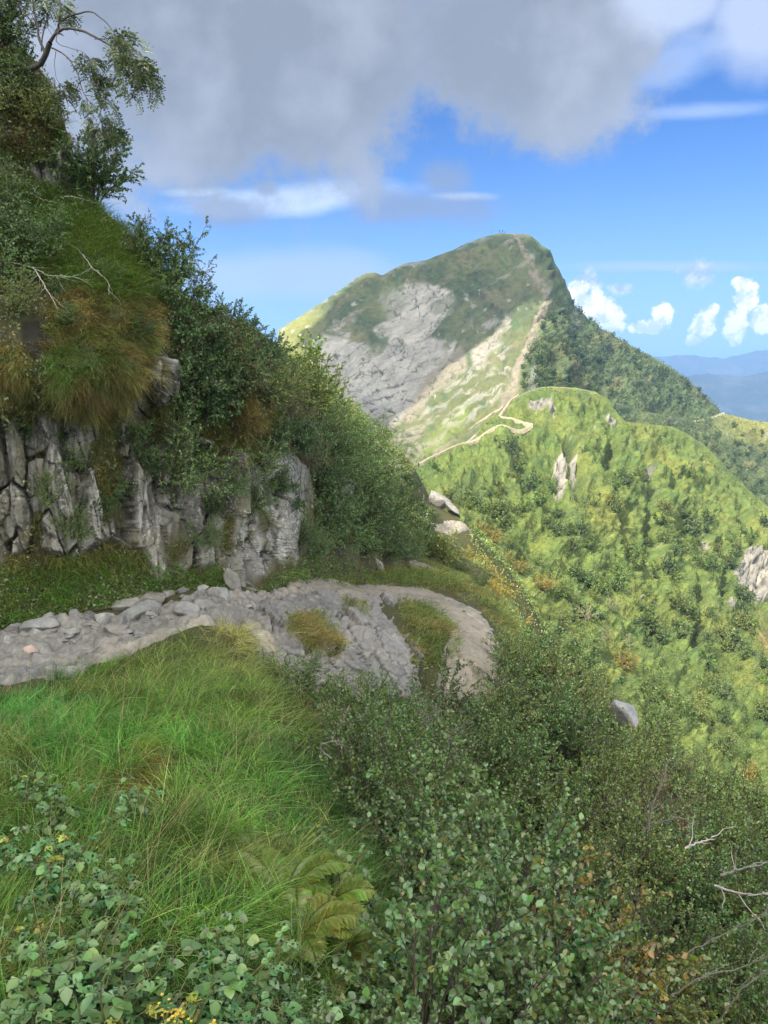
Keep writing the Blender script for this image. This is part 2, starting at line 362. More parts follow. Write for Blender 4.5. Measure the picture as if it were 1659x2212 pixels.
turf = L3((.100, .112, .048), (.060, .080, .036), sstep(.4, .62, lump)); turf = turf * (.75 + .5 * n2(S1 / 14, S2 / 6, 5, 35)[..., None])
turf = L3(turf, (.150, .130, .070), sstep(.52, .7, n2(S1 / 60, S2 / 16, 5, 27)) * .5)
turf = L3(turf, (.105, .118, .042), sstep(760, 860, V) * (1 - right) * .6)
turf = L3(turf, (.125, .165, .036), sstep(-4, 6, strip) * .8)
turf = L3(turf, (.05, .085, .035), sstep(.62, .72, n2(U / 26, V / 22, 4, 28)) * .8)
turf = L3(turf, (.16, .165, .045), sstep(720, 650, U - .0 * V) * sstep(640, 700, V) * .8)
rockc = L3((.31, .295, .25), (.235, .225, .195), sstep(.35, .65, n2(S1 / 30, S2 / 12, 5, 29)))
rockc = L3(rockc, (.19, .17, .12), np.clip(sstep(-10, 8, face3) + sstep(870, 930, V) * .7 + .5 * sstep(-5, 8, face4), 0, 1))
rockc = L3(rockc, (.06, .065, .045), crack * .95)
tint = L3(turf, rockc, rock)
forest = L3((.045, .068, .028), (.07, .095, .035), n2(U / 14, V / 13, 4, 30)); forest = forest * (.7 + .6 * dr)[..., None]; forest = L3(forest, (.12, .115, .05), sstep(.6, .72, n2(U / 40, V / 35, 3, 31)) * .7)
tint = L3(tint, forest, right * (1 - .0 * rock))
tint = L3(tint, (.20, .20, .19), np.clip(right * spots * .5 + cliffR * .55 + .6 * crest_s, 0, 1))
tint = L3(tint, (.205, .178, .132) * (.6 + .8 * n2(U / 5, V / 5, 3, 36)[..., None]), scree * .85)
M_o = mtn.build('mountain', M_MOUNT, tint, [(12, -1), (40, -12), (120, -60), (320, -190)])
tag(M_o, kind='structure', label='pointed grassy peak with a bare grey rock face and a scree path up its ridge')

# ================================================================ ridge behind the near hill
rc = [(1330,870),(1400,890),(1480,905),(1530,902),(1562,893),(1590,899),(1620,907),(1660,912),(1760,940),(1900,960)]
rb = [(1330,960),(1350,975),(1450,985),(1520,1020),(1590,1100),(1640,1140),(1700,1190),(1900,1300)]
rD = np.array([(1330,870,300),(1480,905,360),(1562,893,375),(1660,912,370),(1900,960,360),(1350,975,270),(1450,985,265),(1520,1020,260),(1600,1100,245),(1700,1190,235),(1900,1300,225),(1500,950,310),(1620,980,310)], float)
rdg = Patch(np.arange(1330, 1880, 2.5), rb, rc, 120, TPS(rD[:, :2], rD[:, 2], 300, 1e-4))
U, V = rdg.U, rdg.V
lump = n2(U / 40, V / 30, 5, 41); fine = n2(U / 9, V / 8, 4, 42)
rdg.disp(((lump - .5) * 9 + (fine - .5) * 2.5) * sstep(0, 20, V - np.interp(U, rdg.us, rdg.c)))
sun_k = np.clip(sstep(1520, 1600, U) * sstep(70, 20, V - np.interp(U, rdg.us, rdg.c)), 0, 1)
tint = L3((.052, .075, .03), (.085, .105, .038), sstep(.35, .65, lump)); tint = L3(tint, (.17, .17, .045), sun_k * .8)  # sunlight on the crest is painted into the ridge tint
tint = L3(tint, (.22, .21, .18), sstep(.72, .78, n2(U / 8, V / 8, 3, 43)) * .5)
o = rdg.build('ridge', M_HILL, tint, [(10, -2), (60, -30), (200, -140)]); tag(o, kind='structure', label='lower shrub covered ridge running right from the foot of the peak')

# ================================================================ near hill
hc = [(880,1042),(900,1012),(930,990),(970,975),(1010,952),(1035,930),(1060,903),(1085,882),(1110,862),(1150,842),(1185,835),(1240,838),(1290,849),(1315,865),(1335,895),(1350,912),(1400,917),(1450,922),(1485,938),(1520,960),(1560,1000),(1590,1035),(1640,1080),(1700,1130),(1900,1250)]
hb = [(880,1560),(950,1700),(1100,1900),(1300,1950),(1900,2000)]
hD = np.array([(880,1042,135),(930,990,150),(1000,975,157),(1060,903,178),(1145,932,166),(1085,882,185),(1130,880,181),(1185,835,196),(1290,850,195),(1345,910,188),(1450,922,200),(1590,1035,190),(1700,1130,180),(1900,1250,170),
 (1000,1100,108),(950,1050,122),(1000,1200,86),(1200,1000,148),(1200,1200,110),(1200,1400,80),(1400,1200,130),(1400,1400,100),(1600,1300,135),(1600,1600,86),(1400,1650,70),(1600,1800,68),(1850,1400,125),(1850,1800,70),(920,1130,90),(900,1300,70),(950,1600,55),(1300,1900,55),(1350,1050,150),(1400,1000,170),(1250,1080,128),(1480,1100,160)], float)
hillD = TPS(hD[:, :2], hD[:, 2], 500, 2e-4)
hil = Patch(np.arange(880, 1900, 2.0), hb, hc, 420, hillD)
U, V = hil.U, hil.V
lump = n2(U / 60, V / 60, 5, 51); fine = n2(U / 11, V / 10, 4, 52); med = n2(U / 28, V / 26, 4, 53)
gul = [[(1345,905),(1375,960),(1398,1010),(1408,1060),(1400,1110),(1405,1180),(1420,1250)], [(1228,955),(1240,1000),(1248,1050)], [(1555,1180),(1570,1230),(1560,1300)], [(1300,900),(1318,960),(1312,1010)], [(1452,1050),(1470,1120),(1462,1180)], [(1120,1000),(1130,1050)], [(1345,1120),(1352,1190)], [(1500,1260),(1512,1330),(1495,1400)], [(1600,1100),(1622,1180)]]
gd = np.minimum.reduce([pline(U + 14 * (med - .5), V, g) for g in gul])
crest_f = sstep(0, 24, V - np.interp(U, hil.us, hil.c))
# outcrops: standing rock ribs, lit on their left sides
wu = U + 16 * (n2(U / 14, V / 14, 4, 54) - .5); wv = V + 20 * (n2(U / 16, V / 16, 4, 55) - .5)
oc = [[(1196,1010),(1206,985),(1218,975),(1226,1000),(1224,1050),(1212,1082),(1196,1082),(1203,1045)],
      [(1141,880),(1150,862),(1170,862),(1182,880),(1196,900),(1190,915),(1176,893),(1155,895)], [(1585,1240),(1600,1205),(1635,1192),(1670,1215),(1668,1290),(1640,1300),(1605,1290)],
      [(1230,985),(1245,985),(1250,1020),(1238,1040)], [(1305,905),(1318,890),(1330,905),(1325,925)], [(1516,1165),(1524,1160),(1528,1190),(1518,1192)], [(1560,1310),(1580,1295),(1590,1315),(1570,1330)], [(962,945),(985,930),(1030,918),(1040,935),(1010,965),(975,975)], [(1395,1000),(1402,1000),(1408,1040),(1400,1050)]]
ocd = np.maximum.reduce([sdist(wu, wv, p) for p in oc])
rock = sstep(-3, 3, ocd); rock = np.maximum(rock, sstep(.74, .78, n2(U / 9, V / 9, 3, 56)) * sstep(.5, .6, lump) * .8)
f1, f2, r1, r2, ox, oy = voro(wu / 13, wv / 22, 57)
h = (lump - .5) * 7.5 + (med - .5) * 3.2 + (fine - .5) * 1.6 - 3.4 * sstep(20, 2, gd) * sstep(920, 960, V) + rock * (.9 + 1.5 * (r1 - .3) - .8 * sstep(.15, 0, f2 - f1))
hx_, hz_ = hil.P[..., 0], hil.P[..., 2] * .8 + hil.P[..., 1] * .5          # metres across and up the slope
b1, b2, q1, q2, _, _ = voro(hx_ / 1.7 + .5 * fine, hz_ / 1.5 + .5 * med, 66); e1, e2, w1, w2, _, _ = voro(hx_ / .8, hz_ / .75, 67)
cover = sstep(.40, .56, n2(hx_ / 9, hz_ / 9, 4, 68)) * (1 - rock)
dome = np.sqrt(np.clip(1 - (b1 / .72) ** 2, 0, 1)) * (.35 + .9 * q1) * cover + .30 * np.sqrt(np.clip(1 - (e1 / .7) ** 2, 0, 1)) * (.3 + w1)
hil.disp(h * crest_f * np.interp(hil.D, [60, 190], [.55, 1.0]) + dome * (1 - rock) * np.minimum(crest_f * 1.0 + .2, 1) * np.interp(hil.D, [60, 190], [.8, 1.25]))
yel = sstep(-10, 40, sdist(U + 60 * (lump - .5), V + 60 * (med - .5), [(1400,940),(1500,960),(1600,1080),(1580,1220),(1500,1260),(1460,1180),(1440,1080),(1400,1000)]))
tint = L3((.105, .140, .036), (.150, .175, .042), sstep(.35, .65, lump)); tint = L3(tint, (.068, .102, .034), sstep(.5, .66, med) * .8)
tint = L3(tint, (.205, .20, .038), np.clip(yel * .4 + .35 * sstep(.62, .74, n2(U / 45, V / 40, 4, 58)), 0, 1))
tint = L3(tint, (.045, .06, .03), sstep(9, 2, gd) * .85 * sstep(920, 960, V))
tint = L3(tint, (.235, .175, .075), sstep(.0, 1., sstep(-8, 10, sdist(wu, wv, [(1622,1300),(1665,1340),(1700,1460),(1640,1420)]))))
tint = L3(tint, L3((.060, .105, .030), (.125, .165, .040), q2), cover * .8); tint = tint * (.8 + .4 * w2)[..., None]
hrock = L3((.24, .22, .18), (.15, .145, .13), r2); hrock = L3(hrock, (.09, .085, .07), sstep(.16, .02, f2 - f1))
tint = L3(tint, hrock, rock)
tint = tint * (.78 + .22 * rock[..., None])
o = hil.build('hill', M_HILL, tint, [(3, -.6), (12, -8), (60, -60)]); tag(o, kind='structure', label='sunlit green hillside with a rounded knoll, scrub and small crags below the peak')

# ================================================================ valley floor and far ranges
n = 60; g = np.linspace(-1, 1, n); gx, gy = np.meshgrid(np.sign(g) * np.abs(g) ** 1.6 * 9500, np.sign(g) * np.abs(g) ** 1.6 * 9500)
gz = -215 + 30 * (n2(gx / 900, gy / 900, 3, 61) - .5)
o = link('ground', mesh_np('ground', np.stack([gx, gy, gz], -1), gridq(n, n), mats=[M_FAR], tint=np.full((n * n, 3), (.03, .045, .03)), smooth=True)); tag(o, kind='structure', label='hazy blue valley floor far below')
def far_range(name, D0, top, seed, spread, label):
    us = np.linspace(-600, 2600, 420); Dv = D0 + 0 * us
    crest = np.interp(us, *zip(*top)) + 14 * (n2(us / 60, us * 0, 5, seed, .62) - .5) + 7 * (n2(us / 17, us * 0, 4, seed + 1, .6) - .5)
    rows = 70; t = np.linspace(0, 1, rows)[:, None]
    X, Z = ray(us, crest); ztop = Z * D0
    y = D0 - spread * (1 - t) ** .8; z = -230 + (ztop + 230) * t ** 1.25
    x = X * D0 * (0 * t + 1); y = y + 0 * x
    rid = fbm(np.stack([x / 140, z / 500, 0 * x + seed], -1), 5, seed, .6)
    y = y + (rid - .5) * spread * .55 * (1 - t) ** .3 - 30 * (fbm(np.stack([x / 40, z / 60, 0 * x], -1), 4, seed + 3) - .5)
    P = np.stack([x, y, z], -1); P = np.concatenate([P, P[-1:] + [0, 120, -90], P[-1:] + [0, 500, -330]])
    tt = L3((.025, .035, .025), (.045, .05, .042), sstep(.5, .66, fbm(np.stack([x / 60, z / 25, 0 * x + 3], -1), 4, seed + 5))); tt = np.concatenate([tt, tt[-1:], tt[-1:]])
    o = link(name, mesh_np(name, P, gridq(*P.shape[:2]), mats=[M_FAR], tint=tt.reshape(-1, 3), smooth=True)); tag(o, kind='structure', label=label)
far_range('mountains', 2900, [(-600,800),(1200,835),(1400,828),(1470,814),(1520,806),(1600,812),(1660,804),(1800,770),(2600,800)], 71, 500, 'nearer far mountain range, craggy and blue with haze')
far_range('mountains', 4600, [(-600,770),(1200,790),(1380,772),(1440,772),(1500,768),(1560,775),(1660,756),(1800,730),(2600,770)], 75, 800, 'farthest mountain range, hardly darker than the hazy sky')

# ================================================================ cliff on the left with its crest and the slope behind
cb = [(-320,1425),(0,1372),(120,1338),(230,1315),(350,1300),(500,1296),(600,1284),(700,1272),(800,1258),(870,1246),(905,1216),(930,1160),(950,1130)]
cc = [(-320,-420),(-100,-200),(0,20),(45,100),(75,130),(100,170),(130,230),(148,300),(156,385),(190,425),(240,470),(280,505),(340,570),(400,635),(450,662),(500,690),(560,715),(600,745),(625,780),(645,830),(660,880),(700,905),(750,905),(800,945),(850,978),(880,995),(905,1035),(930,1085),(950,1115)]
cD = np.array([(-320,1425,9.0),(-320,800,9.6),(-320,0,11.5),(-320,-400,12.5),
 (0,1370,9.9),(0,1230,10.3),(0,1100,10.4),(0,950,10.5),(0,880,10.5),(0,840,10.05),(0,760,10.1),(0,650,10.7),(0,500,11.6),(0,430,12.2),(0,350,12.6),(0,150,12.8),(0,20,13.0),
 (150,1330,10.3),(150,1200,10.6),(150,1000,10.8),(150,905,10.8),(150,855,10.25),(150,760,10.3),(150,600,11.2),(150,450,12.4),(140,380,12.75),(130,240,12.9),
 (300,1300,10.9),(300,1200,11.2),(300,1000,11.4),(300,900,11.3),(300,830,10.75),(300,700,10.95),(300,600,11.6),(300,530,12.3),
 (400,1296,11.4),(400,1150,11.8),(400,950,12.0),(400,850,11.85),(400,700,11.95),(400,635,12.7),
 (500,1295,12),(500,1150,12.4),(500,950,12.6),(500,850,12.6),(500,750,12.95),(500,690,13.7),
 (620,1280,13.7),(620,1100,14.1),(620,950,14.4),(620,850,14.7),(625,780,15.6),(660,880,17.2),(660,1000,15.8),(660,1200,14.9),
 (720,1268,16.4),(720,1100,18.3),(740,950,24),(720,900,28),(800,1255,19.8),(800,1100,25),(800,980,33),(800,945,36),(870,1244,24.8),(870,1100,34),(870,1000,43),(950,1130,43),(950,1115,47),(905,1035,48)], float)
clf = Patch(np.arange(-320, 952, 2.0), cb, cc, 620, TPS(cD[:, :2], cD[:, 2], 300, 1e-4))
U, V = clf.U, clf.V
ws = clf.P[..., 0] * .93 + clf.P[..., 1] * .3; wz = clf.P[..., 2]           # metres along the wall, metres up
wn = n2(ws * 2.2, wz * 1.2, 4, 81); wm = n2(ws * .9, wz * .7, 3, 82)
rk_top = np.interp(U, [-320,0,60,120,180,260,300,330,350,375,395,430,470,520,560,650,700], [880,905,900,895,880,870,840,775,755,770,905,945,950,965,975,985,1030])
rk_bot = np.interp(U, [-320,0,60,150,230,300,340,390,430,480,510,540,600,650,700], [1235,1235,1200,1195,1185,1180,1250,1255,1220,1225,1320,1290,1215,1205,1190])
rock = sstep(-14, 12, V - rk_top + 60 * (wn - .5)) * sstep(-14, 12, rk_bot - V + 60 * (wm - .5) + 70 * (wn - .5)) * sstep(690, 640, U + 60 * (wn - .5))
rock = np.maximum(rock, sstep(-6, 5, sdist(U + 12 * (wn - .5), V + 12 * (wm - .5), [(68,362),(90,352),(118,352),(128,300),(142,290),(158,380),(160,415),(130,408),(85,385)])))
extra_r = [[(738,860),(752,862),(752,905),(738,905)], [(715,1040),(760,1050),(768,1110),(750,1135),(722,1090)], [(852,1010),(865,1000),(868,1040),(856,1050)]]
rock = np.maximum(rock, np.maximum.reduce([sstep(-5, 5, sdist(U + 14 * (wn - .5), V + 14 * (wm - .5), p)) for p in extra_r]))
moss = sstep(.535, .60, n2(ws * 2.4 + 5, wz * .8, 4, 83)) * sstep(.36, .5, wm) * sstep(20, 110, U)
rkm = rock * (1 - .9 * moss)
wx = ws + .16 * (n2(ws * 1.6, wz * .35, 3, 84) - .5) + .06 * wz + .05 * (n2(ws * 7, wz * 2.2, 4, 92, .6) - .5); wy = wz + .6 * (n2(ws * 1.1, wz * .9, 3, 85) - .5) + .10 * (n2(ws * 4, wz * 4, 3, 93) - .5)
f1, f2, r1, r2, ox, oy = voro(wx / .25, wy / 1.15, 86)
k1, k2, s1, s2, px, py = voro(wx / .11 + .4 * wn, wy / .34, 87)
cr = sstep(.07, .03, f2 - f1) * sstep(.34, .52, n2(ws * 3, wz * 1.2, 3, 96)); cr2 = sstep(.06, .01, k2 - k1)
rh = (r1 - .5) * .42 + ox * (r2 - .5) * .75 + oy * (r1 - r2) * .2 - .20 * cr + (s1 - .5) * .10 + px * (s2 - .5) * .22 + py * (s1 - .5) * .10 - .02 * cr2 + (n2(ws * 6, wz * 6, 5, 88, .6) - .5) * .09 * sstep(640, 540, U)
soft = (wn - .5) * .35 + (wm - .5) * .5 + (n2(ws * 5, wz * 5, 3, 89) - .5) * .12
scl = np.interp(clf.D, [10, 14, 45], [1, 1, 2.6])
cf = sstep(0, 16, V - np.interp(U, clf.us, clf.c)); bf = sstep(0, 14, np.interp(U, clf.us, clf.b) - V)
CRK = np.maximum(cr, .0); sm_ = rh.copy()
for _ in range(10): sm_ = (sm_ + np.roll(sm_, 1, 1) + np.roll(sm_, -1, 1)) / 3
ek = sstep(470, 570, U); rh = (rh * (1 - ek) + sm_ * ek) * (.45 + .55 * sstep(660, 560, U))
clf.disp((rkm * rh + (1 - rkm) * soft * .6) * cf * bf * scl + .0)
rkc = L3((.31, .30, .27), (.14, .138, .125), np.clip(sstep(.3, .7, r2) * .7 + .3 * s2, 0, 1)); rkc = L3(rkc, (.16, .15, .10), sstep(.55, .7, n2(ws * 2.5, wz * 1.2, 4, 90)) * .6)
rkc = L3(rkc, (.055, .055, .048), sstep(.53, .64, n2(ws * 9, wz * .9, 5, 97, .6)) * .75); rkc = L3(rkc, (.10, .095, .055), sstep(.52, .66, n2(ws * 5, wz * 1.0, 4, 94)) * .55); rkc = L3(rkc, (.02, .02, .018), np.clip(cr * .9 + .5 * cr2, 0, 1))
soil = L3((.045, .05, .022), (.075, .062, .03), n2(ws * 2, wz * 2, 4, 91)); soil = L3(soil, (.05, .055, .015), rock * moss)
tint = L3(soil, rkc, rkm)
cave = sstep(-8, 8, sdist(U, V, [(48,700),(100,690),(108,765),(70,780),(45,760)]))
tint = L3(tint, (.012, .011, .010), cave * .9)  # near-black shade of a hollow painted on; the surface is not carved in
CL = clf.build('cliff', M_ROCK, tint, [(.5, .02), (1.6, .0), (4, -.6), (12, -5), (30, -20)], smooth=False, extra={'mask': np.stack([rkm] * 3, -1)})
tag(CL, kind='structure', label='steep overgrown cliff of upright grey rock slabs on the left of the trail')

# ================================================================ the near ground: bank, trail terrace and falling slope
gp = []
def G_(u, v, D, dz=0.0): p = W(u, v, D); gp.append((p[0], p[1], p[2] + dz))
for q in [(0,2212,2.0,-.28),(400,2212,1.95,-.32),(700,2212,2.15,-.5),(0,1900,3.2,-.25),(400,1900,3.1,-.22),(0,1700,4.6,-.22),(400,1700,4.5,-.2),(600,1750,4.5,-.3),(0,1545,6.7,-.12),(200,1500,7.3,-.14),(400,1440,8.2,-.16),(480,1390,9.0,-.14),(520,1360,9.6,-.1),(600,1480,8.0,-.2),(680,1650,5.9,-.3),(800,1900,4.1,-.45),(850,2100,3.1,-.5),
 (-300,1480,8.6),(0,1500,8.0),(120,1490,8.1),(0,1440,8.8),(0,1380,9.6),(200,1400,9.3),(300,1345,10.2),(500,1312,11.0),(-300,1410,9.5),(150,1345,10.0),(0,1372,9.8),
 (600,1295,12.2,-.15),(700,1290,13.2,-.3),(850,1270,17.6,-.2),(700,1440,10.2,-.6),(870,1440,12.3,-.6),(580,1420,9.8,-.4),(800,1340,13,-.5),(760,1262,17,-.05),
 (1000,1440,13.0),(1040,1400,14.2),(980,1345,16.3),(925,1288,19.3),(1035,1335,17.2),(1000,1247,24),(950,1238,25.5),(870,1246,24.5,.1),(960,1139,40),(1003,1137,41),(925,1150,38,.1),(940,1125,45,.4),
 (1000,1600,9.5,-1.2),(900,1700,7.5,-1.2),(1000,1850,5.5,-1.2),(1100,2000,4.2,-1.2),(1100,2212,3.2,-1.2),(900,2212,2.6,-1.0),(1300,2212,3.8,-1.3),(1659,2212,6,-1.3),(1659,1900,9.5,-1.2),(1400,1800,9,-1.2),(1200,1600,11.5,-1.1),(1350,1650,12,-1.1),(1090,1420,14.6,-.25),(1110,1370,17,-.35),(1250,1420,17.5,-1.2),(1400,1575,15.2,-.9),(1500,1640,15,-1.2),(1659,1730,14.5,-1.3),(1800,1800,15,-1.3),
 (1070,1290,20.5,-.25),(1040,1240,26,-.5),(1150,1340,21,-1.1),(1000,1180,37,-.9),(1060,1205,35,-1.1),(1100,1265,29,-1.6),(1040,1150,41,-.6),(960,1195,34,-.6),(1150,1260,40,-1.6)]: G_(*q)
gp += [(9,27,-16.5),(14,23,-17.5),(20,19,-19),(7,36,-17),(11,45,-20),(30,30,-32),(40,10,-30),(40,-10,-26),(20,-5,-12.5),(30,50,-40),(6,55,-17),(0,-.5,-1.72),(0,-6,-1.6),(-3,0,-1.75),(3,0,-3.2),(8,0,-7),(-3,-6,-1.4),(6,-8,-4.5),(-8,8,-3.3),(-9,3,-1.0),(14,8,-10),(-8,14,-3.2),(-4,20,-4.2),(-2,30,-6)]
gp = np.array(gp); gtps = TPS(gp[:, :2], gp[:, 2], 10, 3e-4)
def G0(x, y): return gtps(x, y)
def Gn(x, y):
    return G0(x, y) + .22 * (n2(x * .9, y * .9, 4, 101) - .5) + .08 * (n2(x * 3.4, y * 3.4, 3, 102) - .5)
ys = np.concatenate([np.arange(-9, 1, .5), np.arange(1, 12, .06), np.arange(12, 30, .12), np.arange(30, 60, .5)]); nx_ = 300
f = np.linspace(0, 1, nx_)
GX = (-9 + 45 * f ** 1.35)[None, :] + 0 * ys[:, None]; GY = ys[:, None] + 0 * GX
GZ = Gn(GX, GY)
tint = L3((.040, .052, .020), (.07, .060, .03), n2(GX * 1.3, GY * 1.3, 4, 103))
GR = link('hillside', mesh_np('hillside', np.stack([GX, GY, GZ], -1), gridq(*GX.shape), mats=[M_SOIL], tint=tint.reshape(-1, 3), smooth=True))
tag(GR, kind='structure', label='overgrown slope that falls away from the trail to the right')

# the higher slope left of the trail, mostly outside the frame; an added cloud shades the foreground
hx = np.linspace(0, 1, 90); hy = np.linspace(-45, 24, 110); HX, HY = np.meshgrid(hx, hy)
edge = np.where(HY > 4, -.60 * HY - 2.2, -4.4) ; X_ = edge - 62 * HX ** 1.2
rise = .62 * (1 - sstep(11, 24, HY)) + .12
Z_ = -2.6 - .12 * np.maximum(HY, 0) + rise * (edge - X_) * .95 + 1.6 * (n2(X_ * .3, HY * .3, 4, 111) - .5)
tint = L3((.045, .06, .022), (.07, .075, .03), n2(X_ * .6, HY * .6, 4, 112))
o = link('hillside', mesh_np('hillside', np.stack([X_, HY, Z_], -1), gridq(*X_.shape), mats=[M_SOIL], tint=tint.reshape(-1, 3), smooth=True)); tag(o, kind='structure', label='higher slope rising left of the trail')
# ================================================================ leaf and wood materials
M_LEAF = mat_leaf('leaf', .28, .05, .36)
M_LEAFD = mat_leaf('leaf_far', .30, .015, .6, .5)
M_GRASS = mat_leaf('grass_blade', .36, .025, .45, .1)
M_BARK = mat_bark('bark')
rng = R
def rdir(n, up=0.0):
    d = rng.normal(size=(n, 3)); d[:, 2] += up; return unit(d)
def var(base, n, amt=.3, mixc=None, mixp=0.0, mixa=1.0):
    c = np.asarray(base)[None] * (1 + amt * (rng.random((n, 1)) * 2 - 1)) * (1 + .12 * rng.normal(size=(n, 3)))
    if mixc is not None:
        k = (rng.random((n, 1)) < mixp) * mixa * rng.random((n, 1)); c = c * (1 - k) + np.asarray(mixc)[None] * k
    return np.clip(c, .004, .9)

def shrub(h, w, nst, ntw, nlf, L, asp, base, mixc=None, mixp=.1, tmpl=LEAF4, stemc=(.075, .06, .05), rad=.012, low=.15, droop=.0, upright=.5, twl=.35, sides=5, cup=.5, amt=.35):
    """stems spreading from one foot, side twigs, leaves along the twigs: (wood, foliage)"""
    wood, fol = Bag(), Bag()
    P, Dv, Nn = [], [], []
    for i in range(nst):
        az = 2 * math.pi * (i + rng.random()) / nst; out = rng.random() ** .7
        tip = np.array([math.cos(az) * w / 2 * out, math.sin(az) * w / 2 * out, h * (1 - .45 * out ** 2) * rng.uniform(.75, 1.08)])
        k = 9; t = np.linspace(0, 1, k)[:, None]
        b0 = np.array([math.cos(az), math.sin(az), 0]) * .06 * w * rng.random()
        path = b0 + (tip - b0) * np.c_[t ** (1 + upright * .6), t ** (1 + upright * .6), t ** (1 - .25 * upright)] + np.cumsum(rng.normal(size=(k, 3)) * .014 * h, 0) * t
        path[:, 2] -= droop * h * (t[:, 0] ** 2) * out
        tube(wood, path, rad * (1 - .8 * t[:, 0]) * rng.uniform(.7, 1.1), sides, var(stemc, 1)[0])
        for j in range(ntw):
            s = low + (1 - low) * ((j + rng.random()) / ntw); x = s * (k - 1); q = min(int(x), k - 2); p0 = path[q] + (path[q + 1] - path[q]) * (x - q)
            dirs = unit(path[q + 1] - path[q]); outw = unit(np.array([p0[0], p0[1], 0]) + 1e-3)
            d = unit(dirs * .5 + rdir(1)[0] * .75 + outw * .35 + [0, 0, .18])
            ln = twl * h * (1.1 - .6 * s) * rng.uniform(.5, 1.2)
            tp = p0 + d * np.linspace(0, 1, 4)[:, None] * ln; tp[:, 2] -= .18 * ln * np.linspace(0, 1, 4) ** 2 * (1 if droop else .3)
            tube(wood, tp, rad * .35 * np.array([1, .8, .55, .25]), 3, var(stemc, 1)[0])
            m = max(2, int(nlf * rng.uniform(.6, 1.3))); u = rng.uniform(.12, 1.02, m)[:, None]
            lp = tp[0] + (tp[-1] - tp[0]) * u + rdir(m) * .1 * L
            ld = unit(d * .55 + rdir(m) * .8 + [0, 0, .05])
            P.append(lp); Dv.append(ld); Nn.append(unit(rdir(m) * .75 + [0, 0, cup * 1.2] + outw * .35))
    P, Dv, Nn = map(np.concatenate, (P, Dv, Nn)); n = len(P)
    LL = L * rng.uniform(.6, 1.2, n)
    leaves(fol, P, Dv, Nn, LL, LL * asp, var(base, n, amt, mixc, mixp), tmpl)
    return wood, fol

class Kind:
    """a sort of plant or stone: meshes for its parts, copied for every single one"""
    def __init__(s, name, cat, parts): s.name, s.cat, s.parts = name, cat, parts
from mathutils import Vector, Euler
USED = {}
def put(kind, p, label, group=None, sc=1.0, rz=None, tilt=None, up=None):
    rz = rng.uniform(0, 6.283) if rz is None else rz
    if len(kind.parts) == 1: o = link(kind.name, kind.parts[0][1])
    else:
        o = bpy.data.objects.new(kind.name, None); C.objects.link(o); o.empty_display_size = .2
        for nm, me in kind.parts: link(nm, me, o)
    o.location = p; o.rotation_euler = (*(tilt if tilt is not None else (rng.uniform(-.12, .12), rng.uniform(-.12, .12))), rz)
    if up is not None: o.rotation_euler = (Vector(up).to_track_quat('Z', 'Y') @ Euler((0, 0, rz)).to_quaternion()).to_euler()
    o.scale = (sc,) * 3 if np.isscalar(sc) else tuple(sc)
    tag(o, label, kind.cat, group); USED[label] = USED.get(label, 0) + 1
    return o
def kshrub(name, cat, *a, **k):
    wd_, fo = shrub(*a, **k)
    return Kind(name, cat, [('stems', wd_.mesh('stems', [M_BARK], True)), ('foliage', fo.mesh('foliage', [M_LEAF]))])
def kfar(name, cat, *a, **k):
    wd_, fo = shrub(*a, **k); b = fo
    b.m = 0; off = b.n; b.v += wd_.v; b.c += wd_.c; b.q += [x + off for x in wd_.q]; b.qm += [np.full(len(x), 1) for x in wd_.q]; b.n += wd_.n
    return Kind(name, cat, [('far', b.mesh(name, [M_LEAFD, M_BARK]))])

AG = (.120, .200, .072)      # grey green of the round leaves
ALDER = [kshrub('alder_bush', 'bush', 1.5, 1.25, 11, 13, 26, .041, .84, AG, (.22, .22, .05), .12, LEAF9, rad=.013) for _ in range(3)]
ALDERY = [kshrub('alder_bush', 'bush', 1.55, 1.1, 10, 12, 24, .040, .8, (.145, .165, .045), (.32, .20, .05), .35, LEAF9, rad=.013, stemc=(.06, .045, .04)) for _ in range(2)]
BUSH = [kshrub('leafy_bush', 'bush', 1.35, 1.7, 16, 18, 26, .038, .66, (.110, .190, .052), (.16, .17, .05), .12, LEAF4) for _ in range(3)]
OLIVE = [kshrub('olive_bush', 'bush', 1.25, 1.7, 16, 18, 25, .035, .6, (.165, .235, .062), (.24, .19, .06), .2, LEAF4) for _ in range(3)]
DARK = [kshrub('dark_bush', 'bush', 1.0, 1.5, 15, 16, 27, .042, .66, (.078, .142, .042), (.11, .13, .04), .1, LEAF4) for _ in range(3)]
BROWN = [kshrub('twiggy_bush', 'bush', 1.0, 1.4, 15, 15, 18, .035, .55, (.130, .170, .060), (.22, .15, .06), .3, LEAF4, stemc=(.15, .125, .105), rad=.010) for _ in range(2)]
RUST = [kshrub('rust_bush', 'bush', 1.0, .9, 8, 10, 12, .038, .6, (.26, .10, .05), (.16, .11, .04), .3, LEAF4) for _ in range(1)]
AIRY = [kshrub('airy_sapling', 'bush', 1.3, 1.0, 7, 12, 18, .050, .55, (.085, .135, .045), (.18, .17, .05), .1, LEAF4, rad=.011, upright=.9) for _ in range(2)]
BRIGHT = [kshrub('bright_bush', 'bush', 2.2, 2.5, 13, 15, 30, .078, .62, (.150, .215, .048), (.24, .24, .05), .2, LEAF4, rad=.02) for _ in range(2)]
GOLD = [kshrub('golden_bush', 'bush', 1.7, 2.6, 13, 14, 30, .075, .6, (.27, .215, .036), (.15, .18, .05), .35, LEAF4, rad=.018) for _ in range(2)]
BARE = [kshrub('bare_bush', 'bush', 1.35, 1.2, 15, 12, 1, .034, .6, (.12, .12, .06), None, 0, LEAF4, stemc=(.21, .19, .165), rad=.010, upright=.3, twl=.42) for _ in range(2)]
